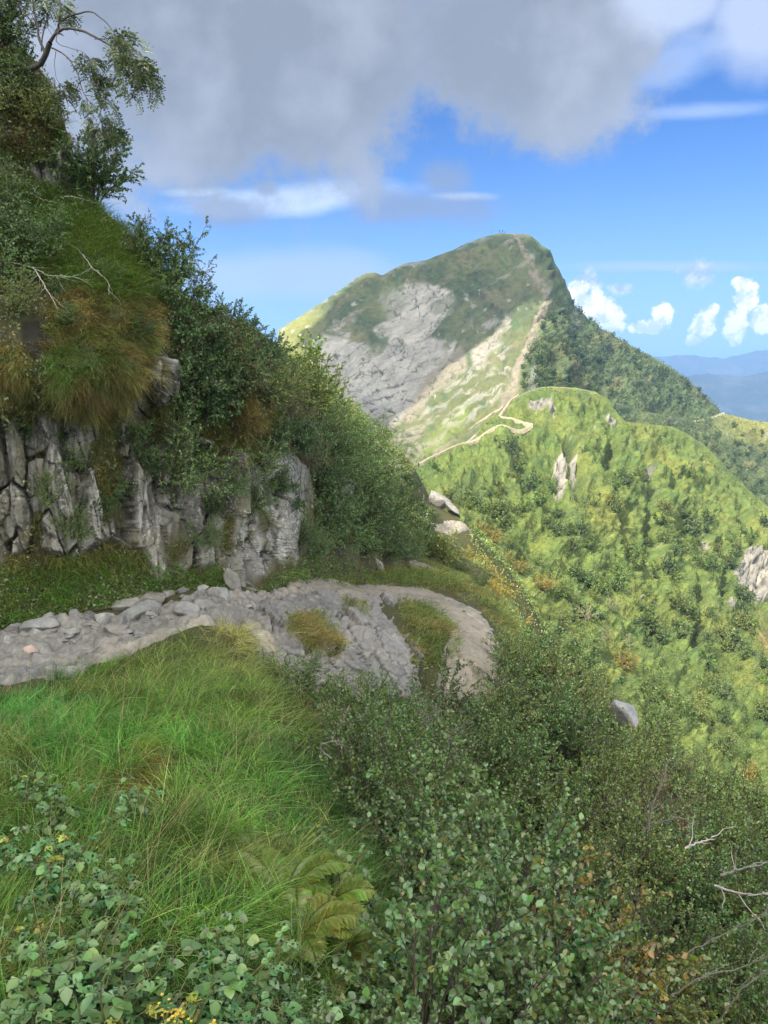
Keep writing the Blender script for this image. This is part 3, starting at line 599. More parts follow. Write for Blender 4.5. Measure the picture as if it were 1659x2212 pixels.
FAR = [kfar('hill_shrub', 'shrub', 2.2, 2.8, 9, 10, 9, .24, .7, b, (.20, .22, .05), .15, LEAF4, rad=.03, sides=3) for b in ((.090, .140, .042), (.080, .128, .046), (.120, .175, .042), (.13, .16, .045))]
PALE = [kfar('pale_shrub', 'shrub', 2.6, 3.4, 11, 10, 7, .20, .5, (.17, .20, .085), (.25, .25, .10), .2, LEAF4, rad=.03, sides=3, stemc=(.30, .26, .20)) for _ in range(2)]
FOREST = [kfar('mountain_shrub', 'shrub', 3.0, 3.2, 7, 8, 8, .42, .75, b, (.13, .14, .04), .12, LEAF4, rad=.04, sides=3) for b in ((.062, .095, .034), (.082, .118, .038))]

def herb(nst, h, L, base, yel):
    wood, fol = Bag(), Bag()
    for i in range(nst):
        az = rng.uniform(0, 6.28); out = rng.uniform(.15, .6) * h; t = np.linspace(0, 1, 8)[:, None]
        hh = h * rng.uniform(.6, 1.1)
        path = np.c_[math.cos(az) * out * t ** 1.5, math.sin(az) * out * t ** 1.5, hh * t * (1 - .25 * t)] + rng.normal(size=(8, 3)) * .006
        tube(wood, path, .004 * (1 - .6 * t[:, 0]), 4, (.10, .11, .045))
        for j in range(7):
            s = .25 + .75 * j / 6; x = s * 7; q = min(int(x), 6); p = path[q] + (path[q + 1] - path[q]) * (x - q)
            a2 = az + j * 2.4 + rng.uniform(-.5, .5); d = np.array([math.cos(a2), math.sin(a2), .35]); pet = p + unit(d) * L * .5
            tube(wood, [p, (p + pet) / 2 + [0, 0, .004], pet], .0018, 3, (.12, .13, .05))
            m = 3 if rng.random() < .75 else 1
            da = np.array([0, 1.15, -1.15])[:m] + rng.normal(size=m) * .12
            dv = np.c_[np.cos(a2 + da), np.sin(a2 + da), np.full(m, rng.uniform(-.45, .1))]
            ll = L * np.array([1, .8, .8])[:m] * rng.uniform(.7, 1.15) * (1.15 - .4 * s)
            c = var(yel if rng.random() < .02 else base, m, .22)
            leaves(fol, np.repeat(pet[None], m, 0), dv, unit(np.c_[rng.normal(size=(m, 2)) * .3, np.ones(m)]), ll, ll * .95, c, LOBED if rng.random() < .7 else LEAF9)
    return Kind('leafy_herb', 'plant', [('stems', wood.mesh('stems', [M_BARK], True)), ('foliage', fol.mesh('foliage', [M_LEAF]))])
HERB = [herb(7, .46, .062, (.135, .250, .085), (.33, .34, .06)) for _ in range(3)]
def fern(nfr, Lf, base):
    st, fol = Bag(), Bag()
    for i in range(nfr):
        az = 2 * math.pi * (i + rng.random() * .8) / nfr; t = np.linspace(0, 1, 17)[:, None]; ln = Lf * rng.uniform(.7, 1.1)
        path = np.c_[math.cos(az) * ln * .8 * t, math.sin(az) * ln * .8 * t, ln * (.95 * t - .72 * t ** 2)]
        tube(st, path[::3], .003 * (1 - .7 * t[::3, 0]), 3, (.10, .09, .03))
        tg = unit(np.gradient(path, axis=0)); side = unit(np.cross(tg, [0, 0, 1])); nn = np.cross(side, tg)
        for sg in (1, -1):
            for k in (0, .5):
                p = path[2:-1] + (path[3:] - path[2:-1]) * k; n = len(p); s = t[2:-1, 0]
                l = ln * .26 * np.sin(np.pi * np.clip(s * .92 + .08, 0, 1)) ** .8 * rng.uniform(.85, 1.1, n) + .01
                leaves(fol, p, side[2:-1] * sg + tg[2:-1] * .45 - nn[2:-1] * .1, nn[2:-1] + rng.normal(size=(n, 3)) * .12, l, l * .36, var(base, n, .3), LEAF4)
    return Kind('fern', 'fern', [('stalks', st.mesh('stalks', [M_BARK])), ('fronds', fol.mesh('fronds', [M_LEAF]))])
FERN = [fern(9, .5, (.165, .225, .036)), fern(8, .45, (.11, .185, .04))]

def stone(seed, flat=.7, npl=10):
    r = np.random.default_rng(seed); nrm = unit(r.normal(size=(npl, 3))); dd = r.uniform(.45, 1.0, npl)
    th = np.linspace(0, 2 * math.pi, 48, endpoint=False); ph = np.linspace(.02, math.pi - .02, 32)[:, None]
    d = np.stack([np.sin(ph) * np.cos(th), np.sin(ph) * np.sin(th), np.cos(ph) + 0 * th], -1)
    q = d @ nrm.T; rad = np.min(np.where(q > .05, dd / np.maximum(q, .05), 3), -1); rad = np.minimum(rad, 1.25)
    rad = rad * (1 + .16 * (fbm(d * 5 + seed, 5, seed, .6) - .5))
    P = d * rad[..., None] * [1, .8, flat]
    i = np.arange(1536).reshape(32, 48); j = np.roll(i, -1, 1); q = np.stack([i[:-1], i[1:], j[1:], j[:-1]], -1).reshape(-1, 4)
    return P.reshape(-1, 3), q
def kstone(seed, name, flat, tint, mask=.6):
    P, q = stone(seed, flat)
    q = np.concatenate([q, np.arange(28).reshape(14, 2)[:0].reshape(-1, 4)])
    me = mesh_np(name, P, q, mats=[M_STONE], tint=np.broadcast_to(tint, P.shape), extra={'mask': np.full(P.shape, mask)})
    return Kind(name, 'stone', [('stone', me)])
STONE = [kstone(200 + i, 'stone', .45 + .05 * i, c, .35) for i, c in enumerate([(.18, .183, .18), (.15, .15, .148), (.215, .213, .205), (.17, .16, .145), (.20, .198, .19), (.13, .133, .13)])]
PINK = kstone(230, 'stone', .75, (.34, .26, .22), .1)
SLABS = [kstone(240 + i, 'upright_rock', 1.15, (.18, .175, .16), .9) for i in range(2)]
BOULDER = kstone(251, 'boulder', .8, (.22, .222, .222), .7)

# ================================================================ trail pieces
def path_strip(name, pts, widths, label, kind_, seed, res=.035):
    c = smoothline(np.array([W(*p)[:2] for p in pts]), 12); wv = np.interp(np.linspace(0, 1, len(c)), np.linspace(0, 1, len(widths)), widths)
    s = np.r_[0, np.cumsum(np.hypot(*np.diff(c, axis=0).T))]; ns = int(s[-1] / res); si = np.linspace(0, s[-1], ns)
    cx_, cy_, wi = np.interp(si, s, c[:, 0]), np.interp(si, s, c[:, 1]), np.interp(si, s, wv)
    tg = unit(np.c_[np.gradient(cx_), np.gradient(cy_)]); nm = np.c_[-tg[:, 1], tg[:, 0]]
    k = int(2 * max(widths) / res) + 8; f = np.linspace(-1.25, 1.25, k)
    x = cx_[:, None] + nm[:, :1] * f * wi[:, None]; y = cy_[:, None] + nm[:, 1:] * f * wi[:, None]
    fine = n2(x * 14, y * 14, 4, seed + 3); wob = n2(x * 1.5, y * 1.5, 4, seed); wo2 = n2(x * 5, y * 5, 4, seed + 9); ef = sstep(1.15, .75, np.abs(f)[None] + .7 * (wob - .5) + .5 * (wo2 - .5))
    f1, f2, r1, r2, ox, oy = voro(x / .30 + .8 * wob + .25 * fine, y / .17 + .5 * wob, seed + 1); g1, g2, q1, q2, _, _ = voro(x / .085 + .4 * fine, y / .06, seed + 2)
    if kind_ == 'rocky':
        big = (r1 > .42); st = sstep(.02, .09, f2 - f1); z = .03 + big * st * (.01 + .10 * (r1 - .42) + ox * (r2 - .5) * .2 + oy * (r1 - .7) * .22) + .045 * (q1 - .3) * sstep(0, .12, g2 - g1) + .05 * (fine - .5) + .10 * (wob - .5)
        col = L3((.185, .18, .168), (.115, .115, .11), np.clip(.6 * r2 + .5 * (q2 - .3), 0, 1)); col = L3(col, (.25, .225, .19), sstep(.5, .68, wob) * .6); col = L3(col, (.09, .08, .065), np.clip(big * sstep(.06, 0, f2 - f1) * .55 + .25 * sstep(.1, 0, g2 - g1), 0, 1))
    else:
        ef2 = sstep(.3, .95, np.abs(f))[None] + 0 * x
        z = .03 + (.05 * (q1 - .5) * sstep(0, .15, g2 - g1) * (q1 > .5) + .09 * (r1 - .72) * (r1 > .72) * sstep(.02, .12, f2 - f1)) * (.6 + .9 * ef2) + .035 * (fine - .5) + .09 * (wob - .5) + .05 * (wo2 - .5)
        col = L3((.30, .262, .205), (.19, .178, .155), q2); col = L3(col, (.17, .168, .16), np.clip(ef2 * .8 + .2, 0, 1) * (q1 > .5) * .8); col = L3(col, (.28, .245, .195), sstep(.48, .66, wob) * .7); col = L3(col, (.13, .12, .085), sstep(.55, .7, wo2) * .5)
    Z = Gn(x, y) + z * ef - .16 * (1 - ef)
    me = mesh_np(name, np.stack([x, y, Z], -1), gridq(*x.shape), mats=[M_STONE if kind_ == 'rocky' else M_GRAVEL], tint=col.reshape(-1, 3), extra={'mask': np.full((x.size, 3), .25)}, smooth=kind_ != 'rocky')
    return tag(link(name, me), kind='structure', label=label)
path_strip('path', [(-330,1452,9.0),(-100,1440,9.0),(0,1430,9.05),(120,1410,9.3),(250,1388,9.65),(380,1362,10.1),(490,1330,10.7),(600,1300,12.1),(690,1285,13.6)], [.95, .95, .92, .92, .95, .9, .75, .5, .4], 'rough rocky stretch of trail at the foot of the cliff', 'rocky', 301, .03)
path_strip('path', [(800,1274,16.8),(860,1270,18.3),(910,1278,18.9),(955,1303,18.1),(1000,1342,16.7),(1030,1385,15.3),(1036,1425,14.0),(1015,1462,12.9),(990,1500,12.0)], [.75, .95, 1.0, .95, .85, .8, .75, .65, .5], 'pale gravel bend of the trail below the rock slab', 'sandy', 311)
path_strip('path', [(640,1292,12.8),(700,1282,14.2),(760,1277,15.8),(820,1274,17.3),(880,1276,18.6)], [.5, .7, .8, .85, .7], 'bare rocky stretch of trail between the slab and the gravel bend', 'sandy', 341, .04)
path_strip('path', [(880,1236,27),(930,1236,26),(975,1243,25),(1005,1247,24.4)], [.5, .75, .8, .35], 'short gravel stretch of trail behind the bend', 'sandy', 321, .05)
path_strip('path', [(915,1144,38.6),(950,1140,39.5),(985,1137,40.6),(1012,1135,41.5)], [.25, .4, .42, .2], 'sunlit gravel patch of trail beyond the golden bushes', 'sandy', 331, .08)

def hill_path(P, name, pts, widths, label, lift=.35, tint=(.235, .20, .14)):
    c = smoothline(np.array(pts, float), 10); p, nrm = P.sample(c[:, 0], c[:, 1]); wv = np.interp(np.linspace(0, 1, len(c)), np.linspace(0, 1, len(widths)), widths)
    for _ in range(25): p[1:-1] = (p[:-2] + 2 * p[1:-1] + p[2:]) / 4
    tg = unit(np.gradient(p, axis=0)); sd = unit(np.cross(tg, [0, 0, 1.0])); f = np.linspace(-1, 1, 9)
    wv = wv * .40 * (1 + 1.2 * (n2(np.arange(len(c)) * .5, 0 * c[:, 0], 3, 7) - .5))
    V_ = p[:, None] + sd[:, None] * (f[None, :] * wv[:, None] / 2)[..., None]; V_[..., 2] += lift - 1.4 * lift * np.abs(f) ** 3
    t_ = np.asarray(tint) * (.8 + .4 * rng.random((*V_.shape[:2], 1)))
    me = mesh_np(name, V_, gridq(*V_.shape[:2]), mats=[M_FPATH], tint=t_.reshape(-1, 3), smooth=True); return tag(link(name, me), kind='structure', label=label)
hill_path(hil, 'path', [(905,1010),(930,998),(965,984),(1000,971),(1040,960),(1080,952),(1115,943),(1148,932)], [1.6, 1.6, 1.6, 1.6, 1.6, 1.8, 2.0, 1.8], 'light dirt trail climbing right across the green hillside', .75, (.27, .23, .16))
hill_path(hil, 'path', [(1146,930),(1120,921),(1098,913),(1078,906)], [1.5, 1.1, 1.3, 2.2], 'upper arm of the zigzag in the dirt trail', .7, (.27, .23, .16))
hill_path(hil, 'path', [(1078,906),(1090,893),(1098,882),(1108,867),(1120,859)], [2.2, 2.6, 2.2, 1.3, 1.0], 'worn dirt trail climbing from the zigzag to the saddle', .7, (.27, .23, .16))
hill_path(hil, 'path', [(1118,861),(1150,845),(1185,838),(1240,841),(1290,852)], [1.0, .6, .5, .5, .4], 'thin trail along the top edge of the knoll', .2, (.17, .165, .09))
hill_path(mtn, 'path', [(1085,880),(1075,884),(1050,898),(1025,916),(1008,928)], [3.0, 2.0, 1.2, .9, .8], 'faint trail branching left below the scree', .6)
hill_path(rdg, 'path', [(1490,912),(1520,908),(1545,902),(1563,895)], [1.0, 1.4, 2.2, 3.0], 'pale trail on the crest of the far ridge', .9, (.34, .31, .2))

# ================================================================ rock outcrop that the trail crosses
ob = [(515,1400),(560,1470),(600,1495),(655,1495),(700,1500),(760,1510),(830,1515),(905,1510),(930,1450)]
ocr = [(515,1330),(540,1310),(580,1290),(640,1270),(700,1264),(760,1266),(820,1276),(870,1294),(905,1320),(930,1370)]
oD = np.array([(515,1330,11.0),(580,1293,12.1),(640,1278,13.3),(760,1278,15.2),(870,1298,16.2),(930,1370,14.6),(515,1390,10.2),(560,1380,10.2),(640,1345,11.2),(740,1360,11.9),(850,1370,13.2),(560,1450,9.85),(650,1462,10.0),(760,1480,10.9),(905,1490,12.2),(700,1320,12.6),(800,1320,13.9),(905,1420,13.0)], float)
oc_ = Patch(np.arange(515, 930, 1.5), ob, ocr, 170, TPS(oD[:, :2], oD[:, 2], 200, 1e-4))
U, V = oc_.U, oc_.V
a = radians(38); S1 = U * math.cos(a) + V * math.sin(a); S2 = -U * math.sin(a) + V * math.cos(a)
wn = n2(U / 30, V / 30, 4, 351)
f1, f2, r1, r2, ox, oy = voro(S1 / 95 + 1.2 * wn, S2 / 34 + .9 * wn + .3 * n2(U / 8, V / 8, 3, 357), 352); k1, k2, s1, s2, px, py = voro(S1 / 30 + .9 * wn, S2 / 13 + .8 * wn, 353)
cr = sstep(.06, .01, f2 - f1); cr2 = sstep(.07, .0, k2 - k1) * sstep(.4, .6, n2(U / 18, V / 18, 3, 356))
eg = np.minimum(sstep(0, 12, U - 515) * sstep(0, 25, 930 - U), 1) * sstep(1, .93, oc_.t)[:, None]
oc_.disp((.06 + (r1 - .5) * .14 + ox * (r2 - .5) * .16 + oy * (r1 - .5) * .22 - .05 * cr + (s1 - .5) * .05 + py * (s2 - .5) * .08 + px * (s1 - .5) * .05 - .01 * cr2 + (n2(U / 9, V / 6, 4, 354, .5) - .5) * .045) * eg - .45 * (1 - eg))
tint = L3((.215, .205, .188), (.125, .124, .12), np.clip(.6 * r2 + .4 * s1, 0, 1)); tint = L3(tint, (.33, .29, .24), sstep(.55, .7, wn) * .5); tint = L3(tint, (.03, .03, .028), np.clip(cr * .8 + cr2 * .35, 0, 1))
gr_ = np.maximum(sstep(-8, 8, sdist(U, V, [(610,1365),(640,1330),(680,1330),(725,1385),(720,1415),(660,1400)])), sstep(-6, 8, sdist(U, V, [(850,1310),(925,1310),(930,1420),(880,1390)])))
tint = L3(tint, (.08, .08, .03), gr_ * .8)
RO = oc_.build('rock_outcrop', M_STONE, tint, [(.3, -.25), (.9, -1.2)], smooth=False, extra={'mask': np.full((*tint.shape[:2], 3), .35)})
tag(RO, 'pale grey fissured rock slab that the trail crosses beside the bushes', 'rock outcrop')

# ================================================================ grass (nobody could count it)
def tufts(P, up, npt, spread, L, Wd, colf, lean, bend, seg=3, bag=None, curl=.7):
    """npt blades for every foot point: set out round `up`, leaning and bending"""
    N = len(P); p = np.repeat(P, npt, 0); u = np.repeat(up, npt, 0); n = len(p)
    o = rng.normal(size=(n, 3)) * spread; p = p + o * [1, 1, .25]
    d = unit(u + rng.normal(size=(n, 3)) * .5 + np.repeat(lean + rng.normal(size=(N, 3)) * .42, npt, 0)); fall = np.c_[d[:, 0], d[:, 1], np.full(n, -.9)] * curl + np.repeat(bend, npt, 0)
    ll = np.repeat(rng.uniform(.5, 1.3, N), npt) * rng.uniform(.45, 1.1, n) * np.repeat(np.broadcast_to(L, N), npt)
    blades(bag, p, d, fall * rng.uniform(.4, 1.1, (n, 1)), ll, np.repeat(np.broadcast_to(Wd, N), npt) * rng.uniform(.7, 1.3, n), colf, seg)
def gcol(N, npt, cols, dry=.12):
    c = np.repeat(cols * (1 + .22 * rng.normal(size=(N, 1))), npt, 0) * np.exp(.42 * rng.normal(size=(N * npt, 1))); k = rng.random((N * npt, 1)) < dry
    return np.clip(np.where(k, c * .5 + np.array([.26, .23, .08]) * .5, c), .01, .6)
def scatter_ground(poly, n, x0, x1, y0, y1):
    x = rng.uniform(x0, x1, n); y = y0 + (y1 - y0) * rng.random(n); z = Gn(x, y); p = np.c_[x, y, z]; u, v = proj(p)
    k = sdist(u, v, poly) > 12 * (rng.random(n) * 2 - 1); return p[k], u[k], v[k]
def scatter_patch(P, poly, n):
    poly = np.asarray(poly, float); u = rng.uniform(*np.percentile(poly[:, 0], [0, 100]), n); v = rng.uniform(*np.percentile(poly[:, 1], [0, 100]), n)
    k = (sdist(u, v, poly) > 14 * (rng.random(n) * 2 - 1)) & P.inside(u, v); u, v = u[k], v[k]; p, nn = P.sample(u, v); return p, nn, u, v
def stuff(bag, name, m, label):
    o = link(name, bag.mesh(name, [m])); tag(o, label, None, None, 'stuff'); return o

g = Bag()
bank = [(-120,1522),(100,1492),(170,1460),(260,1430),(340,1410),(420,1380),(480,1362),(530,1350),(590,1400),(650,1480),(700,1580),(705,1700),(740,1790),(860,1950),(900,2080),(900,2260),(-160,2300)]
p, u, v = scatter_ground(bank, 13500, -5.2, 1.6, 1.5, 10.6)
cl = n2(p[:, 0] * 1.6, p[:, 1] * 1.6, 3, 401); cl2 = n2(p[:, 0] * .8, p[:, 1] * .8, 3, 402)
cols = L3((.095, .235, .036), (.140, .245, .042), sstep(.35, .65, cl)); cols = L3(cols, (.065, .155, .034), sstep(.55, .7, cl2) * .8)
cols = L3(cols, (.34, .29, .11), sstep(1470, 1380, v - .12 * (u - 450)) * sstep(370, 480, u) * .7)
cols = L3(cols, (.24, .23, .07), sstep(1560, 1460, v) * sstep(180, 300, u) * .35)
cols = L3(cols, (.34, .16, .035), sstep(55, 10, np.hypot((u - 330) / 1.0, (v - 1665) / 1.4)) * .85)
cols = L3(cols, (.30, .25, .09), sstep(60, 10, np.hypot((u - 760) / 1.2, (v - 2010) / 1)) * .6)
cols = L3(cols, (.08, .24, .045), sstep(1700, 1600, v) * sstep(220, 100, u) * .8)
nx2 = n2(p[:, 0] * 2.2, p[:, 1] * 2.2, 3, 403) - .5; lean = np.c_[.30 + 2.6 * nx2, -.15 + 2.4 * (n2(p[:, 0] * 2.2, p[:, 1] * 2.2, 3, 404) - .5), 0 * nx2]
tf1, tf2, tr1, tr2, tox, toy = voro(p[:, 0] / .36 + .5 * cl, p[:, 1] / .36, 405); keep = (cl2 < .82) & (tf2 - tf1 > .20 * rng.random(len(p)) + .04)
cols = cols * (.62 + .8 * tr1)[:, None] * (1.12 - .5 * tf1)[:, None]; cols = L3(cols, (.26, .24, .08), (tr2 > .86) * .55); lean = lean * .45 + np.c_[tox, toy, 0 * tox] * 1.9
tufts(p[keep], np.tile([0, 0, 1.0], (keep.sum(), 1)), 22, .045, .24 + .17 * cl[keep], .0042, gcol(keep.sum(), 22, cols[keep], .08), lean[keep] * .9, lean[keep] * .5, bag=g)
# seed heads of dry stalks
i = rng.choice(len(p), 900); blades(g, p[i], unit(np.c_[rng.normal(size=(900, 2)) * .35 + [.25, 0], np.ones(900)]), np.tile([.3, 0, -.5], (900, 1)) * rng.random((900, 1)), rng.uniform(.45, .75, 900), .0035, var((.36, .30, .15), 900, .2))
stuff(g, 'grass', M_GRASS, 'long tufted green grass on the bank in front of the trail')

g = Bag()       # green grass on the cliff: upper slope, foot, and clumps in the rock
p, nn, u, v = scatter_patch(clf, [(0,385),(70,395),(130,410),(200,432),(260,490),(335,570),(345,640),(250,650),(110,610),(-20,600)], 3000)
cols = L3((.075, .150, .030), (.125, .175, .036), n2(u / 40, v / 40, 3, 411)); tufts(p, np.tile([.05, -.1, 1.0], (len(p), 1)) + nn * .5, 20, .06, .34, .005, gcol(len(p), 20, cols), np.tile([.3, -.25, 0], (len(p), 1)), np.tile([.35, -.2, -.5], (len(p), 1)), bag=g)
p, nn, u, v = scatter_patch(clf, [(-60,1225),(60,1225),(150,1205),(300,1190),(330,1240),(420,1220),(470,1215),(520,1290),(640,1215),(700,1200),(760,1225),(820,1250),(700,1280),(500,1297),(350,1300),(230,1315),(120,1338),(-60,1385)], 3200)
cols = L3((.10, .25, .04), (.16, .25, .045), n2(u / 50, v / 30, 3, 412)); cols = L3(cols, (.17, .16, .055), sstep(.58, .72, n2(u / 35, v / 35, 3, 413)) * .5)
tufts(p, np.tile([0, -.1, 1.0], (len(p), 1)) + nn * .5, 18, .05, .20, .0048, gcol(len(p), 18, cols), np.tile([.2, -.3, 0], (len(p), 1)), np.tile([.1, -.3, -.4], (len(p), 1)), bag=g)
stuff(g, 'grass', M_GRASS, 'green grass on the cliff slope and along the foot of the rocks')

g = Bag()       # straw-brown grass hanging over the ledges
for poly, n, c0, c1 in (([(95,760),(120,650),(200,600),(290,590),(345,640),(345,770),(310,840),(262,905),(200,900),(150,880),(105,850)], 6500, (.205, .155, .062), (.165, .155, .05)),
                        ([(-60,735),(55,755),(72,820),(60,850),(-60,875)], 1500, (.20, .155, .055), (.17, .155, .045)),
                        ([(440,935),(470,870),(540,830),(605,900),(570,955),(520,985),(480,1010),(450,975)], 2000, (.21, .155, .06), (.16, .15, .045)),
                        ([(618,770),(655,800),(662,870),(640,905),(610,880)], 500, (.22, .14, .075), (.17, .13, .06)),
                        ([(0,150),(90,180),(130,250),(140,320),(100,350),(0,350)], 1500, (.14, .105, .035), (.10, .105, .03)),
                        ([(160,385),(190,425),(192,440),(165,420)], 120, (.2, .15, .04), (.16, .14, .03))):
    p, nn, u, v = scatter_patch(clf, poly, n)
    hf1, hf2, hr1, hr2, _, _ = voro(u / 34 + .6 * n2(u / 30, v / 30, 2, 426), v / 40, 424); kk = hf2 - hf1 > .05 + .12 * rng.random(len(u)); p, nn, u, v = p[kk], nn[kk], u[kk], v[kk]; cols = L3(c0, c1, sstep(.35, .65, n2(u / 26, v / 26, 3, 421))); cols = L3(cols, (.115, .155, .036), sstep(.5, .6, n2(u / 22, v / 22, 3, 425)) * .8); cols = L3(cols, (.10, .17, .035), sstep(-10, 16, sdist(u, v, [(75,760),(190,715),(240,760),(210,830),(110,850)])) * sstep(.3, .55, n2(u / 30, v / 30, 3, 422))) * (.55 + .9 * hr1[kk])[:, None]
    tufts(p, nn + [0, 0, .45], 15, .035, .18, .0045, gcol(len(p), 15, cols, .2), np.tile([.12, -.1, -.1], (len(p), 1)), np.tile([.1, -.1, -1.0], (len(p), 1)), bag=g, curl=.5)
p, nn, u, v = scatter_patch(clf, [(-60,890),(300,870),(340,780),(390,780),(440,940),(650,980),(660,1200),(400,1240),(-60,1230)], 8000)
rk, _ = clf.sample(u, v); ci = np.clip(((u + 320) / 2).astype(int), 0, len(clf.us) - 1); b_, c_ = np.interp(u, clf.us, clf.b), np.interp(u, clf.us, clf.c); ri = np.clip((v - b_) / (c_ - b_) * 619, 0, 619).astype(int)
k = (rkm[ri, ci] < .45) | ((CRK[ri, ci] > .4) & (rng.random(len(u)) < .22)); p, nn, u, v = p[k], nn[k], u[k], v[k]
cols = L3((.16, .13, .035), (.10, .115, .03), n2(u / 30, v / 30, 3, 423)); tufts(p, nn + [0, 0, .4], 14, .04, .20, .0042, gcol(len(p), 14, cols, .15), np.tile([0, 0, 0.], (len(p), 1)), np.tile([.05, -.05, -1.0], (len(p), 1)), bag=g, curl=.5)
stuff(g, 'grass', M_GRASS, 'straw brown grass hanging over the rock ledges of the cliff')

g = Bag()       # drier grass along the gravel trail
for poly, n, ar in (([(690,1235),(900,1228),(1000,1228),(1010,1262),(900,1266),(850,1262),(780,1262),(700,1262)], 9000, (-3, 4, 13, 30)), ([(1010,1265),(1060,1290),(1110,1350),(1140,1410),(1120,1470),(1085,1440),(1085,1390),(1060,1340),(1010,1290),(930,1268),(870,1262),(880,1248),(960,1258)], 9000, (-1, 7, 12.5, 27)), ([(855,1305),(930,1312),(968,1350),(985,1400),(970,1440),(930,1450),(900,1380)], 5000, (-1, 4, 11.5, 19)),
                    ([(600,1470),(560,1440),(640,1450),(720,1470),(700,1520),(640,1500)], 2500, (-3, 1, 7, 12)), ([(1010,1160),(1070,1200),(1100,1260),(1040,1240),(1005,1235),(900,1230),(910,1160)], 2500, (0, 8, 22, 42))):
    p, u, v = scatter_ground(poly, n, *ar); cols = L3((.20, .20, .06), (.10, .175, .04), sstep(.3, .55, n2(p[:, 0] * 1.2, p[:, 1] * 1.2, 3, 431)))
    tufts(p, np.tile([0, 0, 1.0], (len(p), 1)), 14, .07, .26, .008, gcol(len(p), 14, cols, .3), np.tile([.2, -.1, 0], (len(p), 1)), np.tile([.2, 0, -.2], (len(p), 1)), bag=g)
for poly, n in (([(612,1362),(640,1328),(680,1328),(728,1385),(722,1418),(660,1402)], 900), ([(850,1312),(925,1312),(930,1420),(905,1440),(880,1390)], 900), ([(740,1300),(765,1295),(790,1330),(770,1340)], 160)):
    p, nn, u, v = scatter_patch(oc_, poly, n); cols = L3((.25, .22, .08), (.11, .185, .04), sstep(.35, .6, n2(u / 16, v / 16, 3, 432)))
    tufts(p, nn * .3 + [0, 0, 1.0], 14, .05, .20, .006, gcol(len(p), 14, cols, .3), np.tile([.2, -.1, 0], (len(p), 1)), np.tile([.2, -.1, -.3], (len(p), 1)), bag=g)
stuff(g, 'grass', M_GRASS, 'dry yellowish grass along the edges of the gravel trail')

def litter(bag, p, nn, L, cols, lift, tm=LEAF4):
    n = len(p); leaves(bag, p + nn * lift[:, None], unit(rdir(n) + nn * .2), unit(nn + rdir(n) * .7), L * rng.uniform(.6, 1.3, n), L * .65 * rng.uniform(.7, 1.2, n), cols, tm)
g = Bag()
n = 90000; u = rng.uniform(-40, 945, n); v = rng.uniform(20, 1370, n); k = clf.inside(u, v); u, v = u[k], v[k]; p, nn = clf.sample(u, v)
b_, c_ = np.interp(u, clf.us, clf.b), np.interp(u, clf.us, clf.c); ri = np.clip((v - b_) / (c_ - b_) * 619, 0, 619).astype(int); ci = np.clip(((u + 320) / 2).astype(int), 0, len(clf.us) - 1)
pr = np.where(u > 640, 1, .55) * (1 - rkm[ri, ci]) * (1 - cave[ri, ci]) * sstep(-4, 10, -np.maximum.reduce([sdist(u, v, [(95,760),(120,650),(200,600),(290,590),(345,640),(345,770),(310,840),(262,905),(150,880)])]))
k = rng.random(len(u)) < pr; p, nn, u, v = p[k], nn[k], u[k], v[k]; sc_ = np.interp(p[:, 1], [10, 14, 25, 45], [.045, .05, .085, .14])
mound = n2(p[:, 0] * 1.6 / (sc_ / .05), p[:, 2] * 1.6 / (sc_ / .05), 4, 441)
cc_ = L3((.062, .100, .036), (.115, .135, .042), sstep(.35, .65, n2(u / 35, v / 35, 4, 442))); cc_ = L3(cc_, (.15, .11, .045), sstep(.6, .72, n2(u / 25, v / 25, 3, 443)) * .7)
cc_ = L3(cc_, (.14, .19, .045), sstep(640, 700, u) * sstep(1010, 930, v) * .8) * (1 + .3 * rng.normal(size=(len(u), 1)))
litter(g, p, nn, sc_, np.clip(cc_, .01, .4), mound * sc_ * 5.5 * rng.random(len(u)) ** .5)
stuff(g, 'undergrowth', M_LEAF, 'low leafy undergrowth covering the cliff slopes')
g = Bag()
n = 120000; x = -1.5 + 17 * rng.random(n); y = 2 + 44 * rng.random(n) ** 1.3; p = np.c_[x, y, Gn(x, y)]; u, v = proj(p)
thick = [(690,1500),(760,1490),(900,1480),(980,1480),(1100,1440),(1130,1390),(1090,1320),(1040,1250),(1010,1160),(1080,1150),(1300,1380),(1450,1540),(1720,1700),(1760,2300),(870,2300),(860,1960),(720,1760)]
k = sdist(u, v, thick) > 0; p, u, v = p[k], u[k], v[k]; sc_ = np.interp(p[:, 1], [3, 10, 20, 40], [.035, .045, .06, .11])
cc_ = L3((.09, .155, .042), (.15, .20, .052), sstep(.35, .65, n2(p[:, 0] * .7, p[:, 1] * .7, 3, 451))) * (1 + .3 * rng.normal(size=(len(u), 1)))
litter(g, p, np.tile([0, 0, 1.0], (len(p), 1)), sc_, np.clip(cc_, .01, .4), .55 * rng.random(len(u)) ** .6)
stuff(g, 'undergrowth', M_LEAF, 'low leafy undergrowth between the bushes right of the trail')

